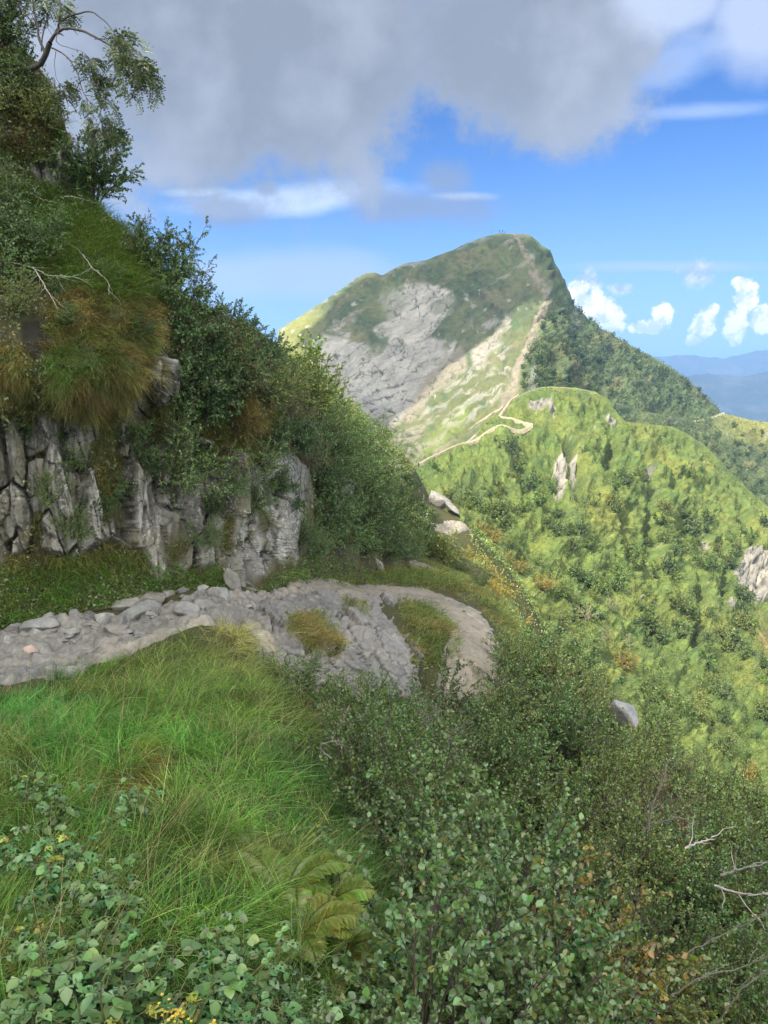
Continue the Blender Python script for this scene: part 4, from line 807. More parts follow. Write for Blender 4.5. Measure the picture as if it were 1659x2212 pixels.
# low scrub that covers the sunny hill
g = Bag(); n = 200000
u = rng.uniform(885, 1690, n); v = rng.uniform(840, 1760, n); k = hil.inside(u, v); u, v = u[k], v[k]; p, nn = hil.sample(u, v); D_ = p[:, 1]
lp = n2(u / 60, v / 60, 5, 51); md = n2(u / 28, v / 26, 4, 53); mo = sstep(.38, .66, fbm(p / 2.4, 3, 461)) * sstep(.3, .55, fbm(p / 9, 3, 463)); ye = sstep(-10, 40, sdist(u, v, [(1400,940),(1500,960),(1600,1080),(1580,1220),(1500,1260),(1460,1180),(1440,1080),(1400,1000)]))
gd_ = np.minimum.reduce([pline(u, v, q) for q in gul])
rk_ = np.maximum.reduce([sdist(u, v, q) for q in oc])
hp = np.minimum.reduce([pline(u, v, q) for q in ([(905,1010),(965,984),(1040,960),(1148,932)], [(1146,930),(1078,906),(1098,882),(1120,859)])])
k = (rk_ < -1 + 3 * rng.random(len(u))) & (hp > 9) & (rng.random(len(u)) > ye * .55) & (v - np.interp(u, hil.us, hil.c) > 5); p, nn, u, v, lp, md, mo, ye, D_ = [q[k] for q in (p, nn, u, v, lp, md, mo, ye, D_)]
cc_ = L3((.090, .135, .030), (.135, .168, .036), sstep(.35, .62, lp)); cc_ = L3(cc_, (.085, .125, .040), sstep(.46, .60, md) * .85); cc_ = L3(cc_, (.20, .195, .040), np.clip(ye * .55 + .4 * sstep(.6, .72, n2(u / 45, v / 40, 4, 58)), 0, 1))
cc_ = L3(cc_, (.070, .115, .034), mo * .7)
cc_ = cc_ * (1 + .22 * rng.normal(size=(len(u), 1)))
litter(g, p, unit(nn + [0, 0, .6]), np.interp(D_, [60, 200], [.13, .30]), np.clip(cc_, .01, .5), (.35 * rng.random(len(u)) + .02) * np.interp(D_, [60, 200], [.6, 1.3]))
stuff(g, 'scrub', M_LEAFD, 'low green and yellow scrub covering the sunny hillside')
g = Bag(); n = 60000     # dark scrub on the peak's right flank and on the ridge
for P, poly, m_, s_ in ((mtn, [(1190,640),(1240,665),(1300,715),(1400,770),(1480,820),(1560,900),(1500,985),(1350,985),(1300,915),(1200,900),(1130,850),(1150,760),(1195,700)], n, (.55, .95)), (rdg, [(1340,900),(1480,912),(1560,900),(1680,925),(1700,1180),(1590,1090),(1480,990)], 26000, (.5, .8))):
    p, nn, u, v = scatter_patch(P, poly, m_); k = v - np.interp(u, P.us, P.c) > 3; p, nn, u, v = p[k], nn[k], u[k], v[k]
    cc_ = L3((.048, .075, .030), (.085, .115, .040), sstep(.35, .65, n2(u / 20, v / 18, 4, 471))); cc_ = L3(cc_, (.13, .12, .05), sstep(.6, .7, n2(u / 35, v / 30, 3, 472)) * .6)
    if P is rdg: cc_ = L3(cc_, (.18, .19, .05), np.clip(sstep(1520, 1600, u) * sstep(70, 20, v - np.interp(u, P.us, P.c)), 0, 1))  # same painted sunlight in the scrub along the ridge crest
    cc_ *= (1 + .22 * rng.normal(size=(len(u), 1))); litter(g, p, unit(nn + [0, 0, .6]), np.interp(p[:, 1], [230, 420], s_), np.clip(cc_, .01, .4), fbm(p / 6, 3, 473) * 3.2 * rng.random(len(u)) ** .5)
stuff(g, 'scrub', M_LEAFD, 'dark scrub on the shaded flank of the peak and the ridge')
# ================================================================ single plants, stones and branches
def on_cliff(u, v, inset=.1):
    p, n_ = clf.sample(np.array([u]), np.array([v])); return p[0] - n_[0] * inset
def on_ground(u, v, D, dz=0):
    p = W(u, v, D); return np.array([p[0], p[1], float(Gn(np.array([p[0]]), np.array([p[1]]))[0]) + dz])

# rowan at the top of the cliff
def rowan():
    wood, fol = Bag(), Bag(); P, Dv, Ln = [], [], []
    def limb(pts, d0, d1, r0, r1, twig, frm=.35, ln=.34, sides=6):
        r0 *= .55; r1 *= .6; twig = int(twig * .45)
        pts = np.array(pts, float); Dd = np.linspace(d0, d1, len(pts)); q = smoothline(W(pts[:, 0], pts[:, 1], Dd), 5); q += np.cumsum(rng.normal(size=q.shape) * .004, 0)
        tube(wood, q, np.linspace(r0, r1, len(q)), sides, (.065, .06, .052) if r0 > .02 else (.07, .06, .05))
        cen = rng.uniform(frm, 1.0, max(2, twig // 6)); cen[0] = .97
        for _ in range(twig):
            s = np.clip(cen[rng.integers(len(cen))] + rng.normal() * .035, frm, .999) * (len(q) - 1); i = min(int(s), len(q) - 2); p = q[i] + (q[i + 1] - q[i]) * (s - i)
            d = unit(unit(q[i + 1] - q[i]) * .6 + rdir(1)[0] * .9 + [.1, 0, -.25]); l = ln * rng.uniform(.4, 1.1); tp = p + d * np.linspace(0, 1, 5)[:, None] * l; tp[:, 2] -= .35 * l * np.linspace(0, 1, 5) ** 2
            tube(wood, tp, np.linspace(.006, .002, 5), 3, (.09, .075, .06))
            for k in range(6):
                x = rng.uniform(.2, 1) * 4; j = min(int(x), 3); P.append(tp[j] + (tp[j + 1] - tp[j]) * (x - j)); Dv.append(unit(d * .6 + rdir(1)[0] + [0, 0, -.12])); Ln.append(rng.uniform(.12, .19))
    limb([(20,153),(50,151),(83,141),(99,119),(109,90)], 12.75, 12.3, .085, .06, 0)
    limb([(109,90),(122,72),(147,64),(178,70),(210,86),(240,106),(265,120),(285,138),(300,158)], 12.3, 11.7, .045, .006, 46, .42)
    limb([(205,85),(235,82),(262,86),(285,105)], 11.95, 11.8, .014, .004, 20, .3)
    limb([(109,90),(122,60),(127,44),(150,27),(170,18),(195,16),(214,26),(240,55),(255,80)], 12.3, 12.1, .04, .005, 30, .4)
    limb([(127,44),(130,15),(126,-30),(140,-70)], 12.3, 12.5, .035, .015, 22, .1)
    limb([(99,119),(84,85),(81,60),(74,25),(70,-20),(60,-60)], 12.4, 12.7, .04, .015, 30, .2)
    limb([(81,60),(60,35),(40,10),(20,-20)], 12.5, 12.8, .025, .008, 30, .1)
    limb([(90,110),(96,60),(104,20),(100,-20)], 12.45, 12.6, .022, .008, 16, .3)
    limb([(111,103),(130,112),(147,127),(162,150),(170,178),(182,205),(200,235),(214,254),(222,286)], 12.2, 11.7, .022, .003, 40, .35, .32)
    limb([(145,125),(170,138),(190,155),(205,175),(225,200)], 12.1, 11.8, .012, .003, 18, .4, .34)
    limb([(170,178),(178,210),(185,235),(205,275)], 11.95, 11.8, .008, .002, 12, .3, .3)
    limb([(120,110),(118,140),(125,170),(140,190)], 12.2, 12.0, .01, .003, 14, .2, .3)
    limb([(130,60),(125,90),(150,105),(180,115),(200,130)], 12.2, 11.9, .012, .003, 18, .3, .35)
    P, Dv, Ln = np.array(P), np.array(Dv), np.array(Ln); side = unit(np.cross(Dv, rdir(len(P)))); nn = np.cross(side, Dv)
    n = len(P)
    for k in range(6):
        b = P + Dv * (Ln * (.25 + .14 * k))[:, None] - np.c_[0 * Ln, 0 * Ln, Ln * .05 * k * k * .3]
        for sg in (1, -1): leaves(fol, b, side * sg + Dv * .45, nn + rdir(n) * .15, Ln * .36, Ln * .14, var((.062, .092, .036), n, .3, (.18, .18, .06), .15))
    leaves(fol, P + Dv * (Ln * 1.0)[:, None], Dv, nn, Ln * .36, Ln * .14, var((.062, .092, .036), n, .3))
    return wood, fol
wd_, fo = rowan(); base = on_cliff(35, 150, .1)
o = bpy.data.objects.new('rowan_tree', None); C.objects.link(o); o.location = base; tag(o, 'crooked rowan tree leaning out from the top of the cliff against the cloud', 'tree')
for nm, b, mt, sm in (('trunk', wd_, M_BARK, True), ('crown', fo, M_LEAF, False)):
    b.v = [x - base for x in b.v]; link(nm, b.mesh(nm, [mt], sm), o)

# bushes on the cliff: u, v of the foot, size, kind, label
CB = [(200,432,1.0,AIRY,'dark airy sapling against the sky beside the upper rock slab'),(178,395,.9,DARK,'dark bush rooted at the edge of the upper rock slab'),(165,330,.5,BROWN,'wispy brown bush on the edge of the upper bluff'),
 (318,590,.95,DARK,'dark bush on the skyline behind the one with rusty leaves'),(300,530,.5,AIRY,'small sapling at the end of the grassy skyline'),(283,545,.42,RUST,'small rusty red leaved bush on the skyline'),(370,625,1.0,AIRY,'thin twigged sapling whose long shoots stand against the sky'),(350,650,.95,DARK,'dark bush below the thin skyline sapling'),(415,650,.7,AIRY,'slender sapling on the skyline above the brown scrub'),(440,694,0.55,BROWN,'brown twiggy bush on the cliff skyline'),(500,719,0.63,DARK,'low dark bush half way along the falling skyline'),(455,734,0.67,BROWN,'brown twiggy bush just below the skyline'),(533,747,0.57,DARK,'rounded dark bush on the falling skyline'),(583,782,0.61,DARK,'dark bush at the rounded shoulder of the cliff'),(608,832,0.55,OLIVE,'olive bush at the edge of the shoulder'),(558,812,0.61,DARK,'dark dense bush beneath the shoulder of the cliff'),(510,794,0.67,OLIVE,'olive green bush in the middle of the dark mass'),(450,804,0.74,DARK,'dark bush beside the straw brown overhang'),(400,730,0.95,DARK,'dark bush growing right of the straw brown overhang'),(400,840,0.95,DARK,'dense dark bush hanging below the straw overhang'),(440,900,0.90,DARK,'dark round bush above the cracked rock columns'),(430,860,0.80,DARK,'dark bush over the slim rock pillar'),(480,830,0.80,DARK,'dark bush above the small straw tuft'),(530,840,0.85,BROWN,'twiggy bush with bare grey stems on the cliff'),(578,878,0.78,OLIVE,'olive bush at the right end of the dark mass'),(618,908,0.74,BROWN,'reddish twiggy bush near the corner of the cliff'),(588,958,0.70,DARK,'dark bush over the right rock columns'),(638,968,0.82,DARK,'dark bush hanging at the corner of the cliff'),
 (140,960,.45,DARK,'dark little bush hanging over the first rock columns'),(190,1010,.4,BUSH,'small bush in the gap between the tall rock columns'),(255,1080,.45,DARK,'small dark bush low between the rock columns'),(280,960,.5,BUSH,'bush under the right end of the straw overhang'),(430,1010,.5,DARK,'dark bush beside the slim pillar top'),(500,1060,.45,BUSH,'small bush in the middle of the right columns'),(610,1060,.5,DARK,'dark bush clinging to the last rock columns'),(520,1180,.45,BUSH,'low bush at the foot of the right columns'),(430,1180,.4,BUSH,'low bush at the foot of the slim pillar'),(150,1160,.4,BUSH,'low bush at the foot of the left columns'),(350,1050,1.0,BUSH,'spreading green bush growing out of the rock columns'),(385,1080,.65,DARK,'smaller dark bush tucked beneath the spreading green one'),(310,1010,.6,DARK,'little bush clinging left of the spreading green one'),(15,930,.75,ALDER,'broad leaved bush hanging over the rocks at the picture edge'),(60,950,.5,BUSH,'small bush beside the broad leaved one on the rocks'),(95,1085,.42,BUSH,'small leafy bush in a crack of the left rock columns'),(215,1125,.4,DARK,'small dark bush at the foot of the tall rock columns'),(560,1100,.5,BUSH,'leafy bush in the cracks of the right rock columns'),(570,1010,.6,ALDER,'broad leaved bush over the right rock columns'),(465,1110,.45,DARK,'little bush beside the slim rock pillar'),(690,1060,1.0,DARK,'dark bush below the corner of the cliff'),(640,1100,.9,DARK,'dark bush against the last rock column'),(690,1140,.95,DARK,'dense dark bush above the grassy foot of the cliff'),(720,1180,.95,BUSH,'green bush low on the cliff above the trail'),(770,1160,1.3,DARK,'dark bush overhanging the pale rock rib'),(660,1010,.8,BROWN,'brown bush on the cliff corner'),(700,990,1.1,BUSH,'green bush high on the turning slope'),(650,1180,.6,BUSH,'bush at the foot of the last rock column'),
 (730,1034,1.02,BUSH,'green bush beside the small upper crag'),(780,1094,1.16,BUSH,'large green bush on the turning slope'),(800,1154,1.09,DARK,'dark large bush above the trail bend'),(830,1204,1.02,DARK,'dark bush at the slope foot by the trail bend'),(850,1154,1.29,BUSH,'green bush above the trail bend'),(870,1209,0.95,BUSH,'green bush that touches the trail bend'),(810,1044,1.36,BUSH,'big green bush on the far side of the slope'),(760,984,1.22,BUSH,'big bush under the sunlit crest'),(855,1084,1.36,DARK,'big dark bush on the far slope'),(885,1134,1.36,DARK,'big dark bush at the end of the slope'),(905,1174,1.09,DARK,'dark bush beside the sunlit leafy shrub'),(885,1064,1.22,DARK,'big dark bush beside the hollow in the far slope'),(920,1124,0.88,DARK,'dark bush at the very end of the cliff slope'),
 (760,1035,1.0,BUSH,'middling green bush on the turning slope'),(800,1085,1.0,DARK,'dark bush between the large green ones'),(830,1110,1.2,BUSH,'bush half way down the far slope'),(865,1100,1.2,DARK,'dark bush under the hollow in the far slope'),(700,1090,.8,BUSH,'bush tucked beside the last rock column'),(745,1120,.9,DARK,'dark bush in the middle of the turning slope'),(790,1200,.9,BUSH,'bush just above the trail bend grass'),(820,1160,1.0,BUSH,'bush among the dark ones above the trail bend'),(900,1100,1.2,BUSH,'green bush near the end of the far slope'),(680,1200,.6,BUSH,'low bush at the grassy foot near the bend'),(720,950,.9,BUSH,'green bush under the sunlit bush of the spur'),(205,425,1.25,DARK,'large dark bush against the sky beside the upper rock slab'),(150,700,.3,BUSH,'small leafy bush in the straw overhang'),(250,690,.32,BROWN,'small brown bush in the straw overhang'),(310,720,.3,DARK,'small dark bush near the edge of the straw overhang'),(190,800,.28,BUSH,'tiny bush low in the straw overhang'),(270,810,.3,BROWN,'brown bush low in the straw overhang'),(130,650,.35,DARK,'dark bush where the straw overhang meets the green grass'),(240,610,.35,BUSH,'leafy bush on the brow of the straw overhang'),(320,640,.4,DARK,'dark bush on the right brow of the straw overhang'),(15,470,.8,BUSH,'green bush on the upper grassy slope at the picture edge'),(30,550,.95,DARK,'dark leafy bush on the upper grassy slope'),(75,590,.8,DARK,'dark bush above the fallen branches'),(10,640,.75,ALDER,'broad leaved bush beside the fallen branches'),(40,690,.6,OLIVE,'small olive bush over the dark hollow'),(110,540,.6,BUSH,'small green bush in the upper grass'),(20,260,.8,OLIVE,'mossy green bush on the upper bluff'),(65,230,.7,DARK,'dark bush on the upper bluff below the rowan'),(95,290,.65,OLIVE,'olive bush on the bluff over the rock slab'),(25,180,.8,DARK,'dark bush behind the rowan foot'),(15,110,.9,DARK,'tall dark bush beside the rowan trunk'),(60,340,.5,RUST,'rusty low bush above the upper rock slab'),(115,240,.5,BROWN,'brown bush on the edge of the upper bluff'),(30,330,.6,BROWN,'brown bush at the foot of the upper bluff')]
for u, v, s, K, lab in CB: nn_ = clf.sample(np.array([float(u)]), np.array([float(v)]))[1][0]; put(K[rng.integers(len(K))], on_cliff(u, v, .06), lab, 'bushes growing on the cliff', s * (1.0 if v > 700 else .85), up=nn_ * (.75 if v > 480 else .25) + [0, 0, .75])
# sunlit trees and bushes on the spur behind the corner
for u, v, s, lab in [(680,880,.95,'sunlit yellow green tree rising behind the corner of the cliff'),(660,850,.75,'narrow sunlit tree at the edge of the dark corner'),(712,905,.7,'sunlit bush below the yellow green tree'),(692,840,.7,'topmost sunlit bush of the spur'),(735,930,.5,'sunlit bush beside the small pale crag')]:
    b = clf.sample(np.array([float(u)]), np.array([float(max(v, 912))]))[0][0]; put(BRIGHT[rng.integers(2)], b + [0, -.5, 0], lab, 'sunlit trees on the spur', s)
for u, v, s, K, lab in [(790,955,1.1,BRIGHT,'sunlit bush on the spur crest above the dark slope'),(830,985,1.15,BRIGHT,'sunlit bush where the spur crest drops'),(865,1005,1.0,GOLD,'golden bush on the drop of the spur crest'),(885,1020,.8,GOLD,'golden bush at the end of the spur crest'),(845,1030,1.1,BRIGHT,'sunlit bush just below the spur crest'),(905,1050,.9,DARK,'dark bush over the cave like hollow')]:
    put(K[rng.integers(len(K))], on_cliff(u, v, .2), lab, 'sunlit trees on the spur', s * .5)
# sunlit crest of the spur
for u, v, s, lab in [(752,922,.62,'sunlit bush at the near end of the spur crest'),(772,942,.58,'bright bush next along the spur crest'),(812,968,.66,'bright bush half way along the spur crest'),(850,998,.62,'bright bush near the end of the spur crest'),(800,1000,.6,'bright bush a little below the spur crest'),(770,985,.6,'lit bush under the first crest bushes'),(740,960,.6,'lit bush under the small pale crag'),(830,1020,.62,'lit bush under the middle of the spur crest'),(872,1030,.55,'lit bush beside the golden one at the end'),(895,1190,.5,'lit sapling above the trail loop')]:
    nn_ = clf.sample(np.array([float(u)]), np.array([float(v)]))[1][0]; put(BRIGHT[rng.integers(2)], on_cliff(u, v, .1), lab, 'sunlit trees on the spur', s * .82, up=nn_ * .5 + [0, 0, .8])
# sunlit shrubs past the gravel bend
for u, v, D, s, K, lab in [(900,1160,35,.85,BRIGHT,'sunlit sapling at the end of the shaded slope'),(925,1195,33,.85,BRIGHT,'bright green shrub left of the golden bushes'),(960,1200,33,1.0,BRIGHT,'round bright green shrub in front of the golden bushes'),(1000,1205,33,.95,BUSH,'darker green shrub among the golden bushes'),(1015,1165,38,.8,GOLD,'topmost golden bush beside the sunlit gravel'),(1045,1190,36,1.0,GOLD,'golden bush beside the darker green shrub'),(1080,1215,34,1.0,GOLD,'golden bush half way down the sunny edge'),(1105,1250,31,.9,GOLD,'golden bush above the steep grass'),(1060,1240,30,.8,GOLD,'low golden bush behind the trail loop'),(1130,1285,29,.8,OLIVE,'olive bush below the golden ones'),(1090,1275,27,.7,OLIVE,'olive bush beside the grass edge of the trail'),(1040,1265,25,.7,BUSH,'dark green bush right of the trail loop'),(1065,1290,23,.6,OLIVE,'low olive bush on the outer edge of the trail')]:
    b = on_ground(u, v + 18, D, -.05); put(K[rng.integers(len(K))], b, lab, 'sunlit shrubs past the trail bend', s * .82)

# the thicket right of the trail: bushes set apart by what they stand near
MARKS = [('the pale boulder', 1340, 1545), ('the gravel bend', 1020, 1420), ('the rock slab', 800, 1430), ('the white dead branches', 1590, 1900), ('the ferns', 660, 1840), ('the grassy bank', 860, 1960), ('the round dark bush', 1190, 1350), ('the rust red bush', 1510, 1740), ('the bare grey twigs', 900, 1540), ('the yellowing alder', 1270, 1900), ('the sunny hillside edge', 1560, 1690), ('the tall middle alder', 1080, 1760)]
def thicket_label(desc, p, size):
    u, v = proj(np.asarray(p) + [0, 0, size * .7]); m = sorted(MARKS, key=lambda q: math.hypot(q[1] - u, q[2] - v))
    for big in ('', 'taller ', 'smaller ', 'wider ', 'denser ', 'leaning ', 'outer '):
        for q in m[:3]:
            dx_, dy_ = u - q[1], v - q[2]
            rel = ('below' if dy_ > 0 else 'above') if abs(dy_) > abs(dx_) else ('right of' if dx_ > 0 else 'left of')
            if math.hypot(dx_, dy_) < 45: rel = 'right beside'
            lab = f'{big}{desc} {rel} {q[0]}'
            if lab not in USED: return lab
        break
    for i_, j_ in ((0, 1), (0, 2), (1, 2), (0, 3), (1, 3), (2, 3), (0, 4), (1, 4), (2, 4)):
        a_, b_ = m[i_], m[j_]; lab = f'{desc} between {a_[0]} and {b_[0]}'
        if (a_[1] - u) * (b_[1] - u) + (a_[2] - v) * (b_[2] - v) < 0 and lab not in USED: return lab
    return f'{desc} in the thicket that falls away right of the trail'
T = [(1190,1400,18,1.15,DARK,'round dark bush alone on the sunny edge beyond the gravel bend'),(1240,1430,17.5,1.0,DARK,'dark bush behind the round dark one'),(1300,1475,17,.9,BROWN,None),(1140,1440,15,.7,BUSH,None),(1100,1460,14,.7,OLIVE,None),(1170,1480,14.5,.9,OLIVE,None),(1235,1510,15,.9,OLIVE,None),(1320,1520,16.5,.75,OLIVE,None),(1400,1560,16,1.1,BUSH,None),(1370,1640,13.5,.9,OLIVE,None),(1450,1610,16,1.0,BROWN,None),(1520,1670,15,1.0,OLIVE,None),(1600,1720,14.5,1.0,BUSH,None),(1660,1760,14.5,1.1,OLIVE,None),(1440,1700,12.5,1.0,BROWN,None),(1500,1760,11.5,.9,RUST,'rust red leaved bush among green ones near the sunny edge'),(1420,1660,13.5,.6,RUST,'rusty bush higher up near the pale boulder'),(1560,1800,11.5,1.0,OLIVE,None),(1640,1830,11.5,1.1,BUSH,None),(1230,1590,12.5,1.0,BUSH,None),(1160,1560,12.5,1.0,BUSH,None),(1090,1530,12,.9,OLIVE,None),(1010,1490,11.6,.6,AIRY,'thin sapling standing in front of the gravel bend'),(960,1470,11.8,1.0,AIRY,'tall thin sapling in front of the trail and rock slab'),(1080,1470,13.0,.7,AIRY,None),(1300,1620,12,1.0,OLIVE,None),(1300,1700,11,1.0,OLIVE,None),(1360,1760,10.5,1.0,BROWN,None),(1220,1690,10,1.05,OLIVE,None),(1150,1650,10.2,1.0,BUSH,None),(1060,1600,10.3,1.0,BUSH,None),(980,1570,10,.95,BUSH,None),(900,1560,9.6,.9,BARE,'bare grey twigged bush in front of the rock slab'),(940,1600,9.2,.85,BARE,'bare brownish bush in the middle of the green thicket'),(830,1540,9.4,.75,BUSH,None),(760,1530,8.8,.7,BUSH,None),(715,1560,8.0,.6,BROWN,None),(700,1500,8.8,.45,BROWN,'small dry bush at the corner of the grassy bank'),(860,1610,8.6,.9,BUSH,None),(790,1620,7.8,.85,BUSH,None),(730,1640,7.0,.7,BUSH,None),(820,1690,7.0,.9,BUSH,None),(760,1720,6.4,.75,BUSH,None),(900,1680,7.6,1.0,BUSH,None),(980,1690,8.0,1.0,BUSH,None),(1060,1700,8.4,1.0,BUSH,None),(1140,1760,8.2,1.0,BUSH,None),(1230,1800,8.2,1.0,OLIVE,None),(1310,1830,8.8,.95,BROWN,None),(1400,1840,9.0,1.0,OLIVE,None),(1480,1860,9.2,1.0,BUSH,None),(1450,1790,10.4,.6,BARE,'pale bare twigged bush above the white dead branches'),(1390,1850,8,.55,BARE,'grey bare bush behind the yellowing alder'),(1560,1900,9,1.0,BUSH,None),(1640,1940,8.5,1.0,OLIVE,None),(900,1800,5.6,.95,ALDER,None),(1000,1770,6.2,1.1,ALDER,None),(1080,1790,6.0,1.35,ALDER,'tall middle alder bush with large round leaves'),(1160,1860,6.2,1.1,ALDER,None),(1260,1950,5.4,1.1,ALDERY,'yellowing alder bush with brown shoots in the foreground thicket'),(1180,1950,5.0,1.0,ALDERY,None),(1340,1980,5.8,1.05,ALDERY,None),(1420,2000,6.4,.9,OLIVE,None),(1500,2010,6.8,.9,BUSH,None),(1590,2020,7.2,.9,OLIVE,None),(1680,2040,7.2,1.0,BUSH,None),(950,1900,4.4,.85,ALDER,None),(1040,1940,4.5,.95,ALDER,None),(1110,2040,4.1,.95,ALDER,None),(920,2010,3.6,.8,ALDER,None),(1000,2080,3.5,.85,ALDER,None),(1210,2090,4.3,.9,ALDER,None),(1300,2120,4.6,.9,ALDERY,None),(1390,2120,5.2,.85,BUSH,None),(1490,2120,5.8,.8,OLIVE,None),(1580,2140,6.0,.85,BROWN,None),(1670,2170,6.2,.9,BUSH,None),(900,2120,3.0,.7,ALDER,None),(970,2200,2.9,.75,ALDER,None),(1080,2180,3.3,.8,ALDER,None),(1180,2210,3.5,.85,ALDER,None),(1290,2230,3.8,.85,ALDER,None),(1390,2220,4.5,.75,ALDERY,None),(1480,2220,5.0,.7,OLIVE,None),(1580,2240,5.3,.65,BARE,'grey tangle of bare twigs in the bottom corner'),(1660,2260,5.6,.8,BUSH,None),(590,1490,8.9,.4,OLIVE,None),(640,1510,8.7,.5,BUSH,None),(690,1500,9.3,.5,BUSH,None),(740,1505,9.6,.6,OLIVE,None),(800,1500,10.2,.6,BUSH,None),(850,1500,10.6,.6,BUSH,None),(900,1490,11.2,.6,BUSH,None),(1060,1490,11.6,.8,BUSH,None),(1010,1540,10.6,.8,BUSH,None),(1540,1860,9.8,.8,OLIVE,None),(1610,1960,7.6,.8,BUSH,None),(1540,1960,7.6,.8,OLIVE,None),(1460,1930,7.6,.8,BUSH,None),(1640,2090,6.2,.8,OLIVE,None),(1530,2070,6.2,.8,BUSH,None),(1440,2070,5.8,.75,OLIVE,None),(870,2210,2.6,.55,ALDER,None),(780,2160,2.5,.42,ALDER,'small round leaved bush at the bottom of the grassy bank'),(700,2190,2.3,.40,ALDER,'smaller round leaved bush between the nettles and the bank grass')]
DES = {id(ALDER): 'grey green alder bush', id(ALDERY): 'yellowing alder bush', id(BUSH): 'green leafy bush', id(OLIVE): 'olive green bush', id(DARK): 'dark bush', id(BROWN): 'brown twiggy bush', id(AIRY): 'thin sapling', id(RUST): 'rusty bush', id(BARE): 'bare bush'}
for u, v, D, s, K, lab in T:
    p = on_ground(u, v, D, -.08); lab = lab or thicket_label(DES[id(K)], p, s); put(K[rng.integers(len(K))], p, lab, 'bushes of the thicket right of the trail', s * rng.uniform(1.12, 1.28))

# herbs, ferns on the bank
H = [(60,1640,4.9,1.0,'leafy plant at the edge of the bright grass'),(110,1720,4.2,1.1,'leafy plant with yellowing lower leaves left on the bank'),(280,1690,4.3,.9,'leafy plant beside the rusty grass tuft'),(20,1790,3.7,1.0,'leafy plant at the picture edge half way down the bank'),(150,1800,3.6,1.1,'leafy plant in the middle of the left bank'),(210,1890,3.1,1.0,'blue green leafy plant with one pale yellow leaf'),(270,1930,2.95,1.0,'leafy plant with two pale yellow leaves hanging low'),(100,1880,3.2,.9,'leafy plant above the dark gap in the grass'),(60,1960,2.8,.8,'small leafy plant on the lower left bank'),(430,1930,2.9,.6,'single small leafy plant in the bright grass'),(640,1800,4.0,.5,'small bright plant beside the ferns'),(180,2080,2.35,1.05,'tall nettle like plant at the bottom'),(250,2120,2.2,1.1,'broad nettle like plant at the bottom beside the tall one'),(330,2140,2.15,1.1,'nettle like plant right of the broad one'),(120,2150,2.1,1.0,'nettle like plant in the bottom left corner'),(40,2120,2.2,.9,'low nettle like plant at the left picture edge'),(200,2200,2.0,1.0,'nettle like plant on the bottom picture edge'),(300,2220,1.95,1.0,'nettle like plant cut by the bottom picture edge'),(400,2180,2.05,1.0,'nettle like plant beside the yellow flowers'),(80,2230,1.95,.9,'nettle like plant cut by the bottom corner'),(480,1990,2.65,.85,'dark bluish plant in the grass above the flowers'),(520,2070,2.4,.9,'dark bluish plant beside the round leaved bush'),(600,2010,2.7,.8,'bluish plant standing over the lower bank grass'),(600,2110,2.35,.9,'bluish plant in front of the round leaved bush'),(450,2080,2.35,.8,'bluish plant over the shaded grass'),(530,2180,2.1,.9,'bluish plant on the bottom picture edge'),(690,1720,5.0,.8,'leafy plant at the brink of the grassy bank'),(740,1800,4.5,.8,'leafy plant between the ferns and the thicket')]
for u, v, D, s, lab in H: put(HERB[rng.integers(3)], on_ground(u, v, D, -.02), lab, 'leafy plants on the bank', s * rng.uniform(1.0, 1.2))
for u, v, D, s, k, lab in [(610,1870,3.75,.95,0,'yellow green fern on the brink of the bank'),(680,1880,3.8,1.0,0,'larger yellow green fern beside the thicket'),(720,1940,3.5,.9,0,'lowest yellow green fern under the alder'),(640,1930,3.4,.8,0,'fern in front of the two yellow green ones'),(700,1820,4.4,.9,1,'green fern behind the yellow green ones'),(760,1880,4.1,.9,1,'green fern against the thicket'),(560,1820,4.2,.75,1,'green fern in the bank grass'),(770,1990,3.3,.8,1,'green fern at the foot of the alder'),(640,2120,2.3,.7,1,'fern between the bluish plants at the bottom'),(790,2080,2.8,.8,1,'fern beneath the alder bushes near the bottom')]:
    put(FERN[k], on_ground(u, v, D, 0), lab, 'ferns on the bank', s)
# yellow flowers at the bottom
def flower():
    st, fl = Bag(), Bag()
    for i in range(7):
        a_ = rng.uniform(0, 6.28); tip = np.array([math.cos(a_) * .06, math.sin(a_) * .06, rng.uniform(.32, .5)]); tube(st, [np.zeros(3), tip * [.4, .4, .55], tip], .0025, 4, (.11, .14, .05))
        for k in range(9):
            c = tip + rng.normal(size=3) * [.02, .02, .025]; m = 5; aa = np.arange(m) / m * 6.28
            leaves(fl, np.repeat(c[None], m, 0), np.c_[np.cos(aa), np.sin(aa), np.full(m, .3)], np.tile([0, 0, 1.0], (m, 1)), .011, .007, var((.62, .50, .06), m, .15))
    return Kind('yellow_flower', 'flower', [('stems', st.mesh('stems', [M_BARK])), ('blossoms', fl.mesh('blossoms', [M_LEAF]))])
FLW = flower()
for u, v, D, lab in [(375,2170,2.0,'taller cluster of yellow flowers at the bottom'),(440,2215,1.95,'yellow flowers cut by the bottom picture edge'),(330,2235,1.9,'low yellow flowers beside the nettles')]: put(FLW, on_ground(u, v, D, 0), lab, 'yellow flowers at the bottom', .62)

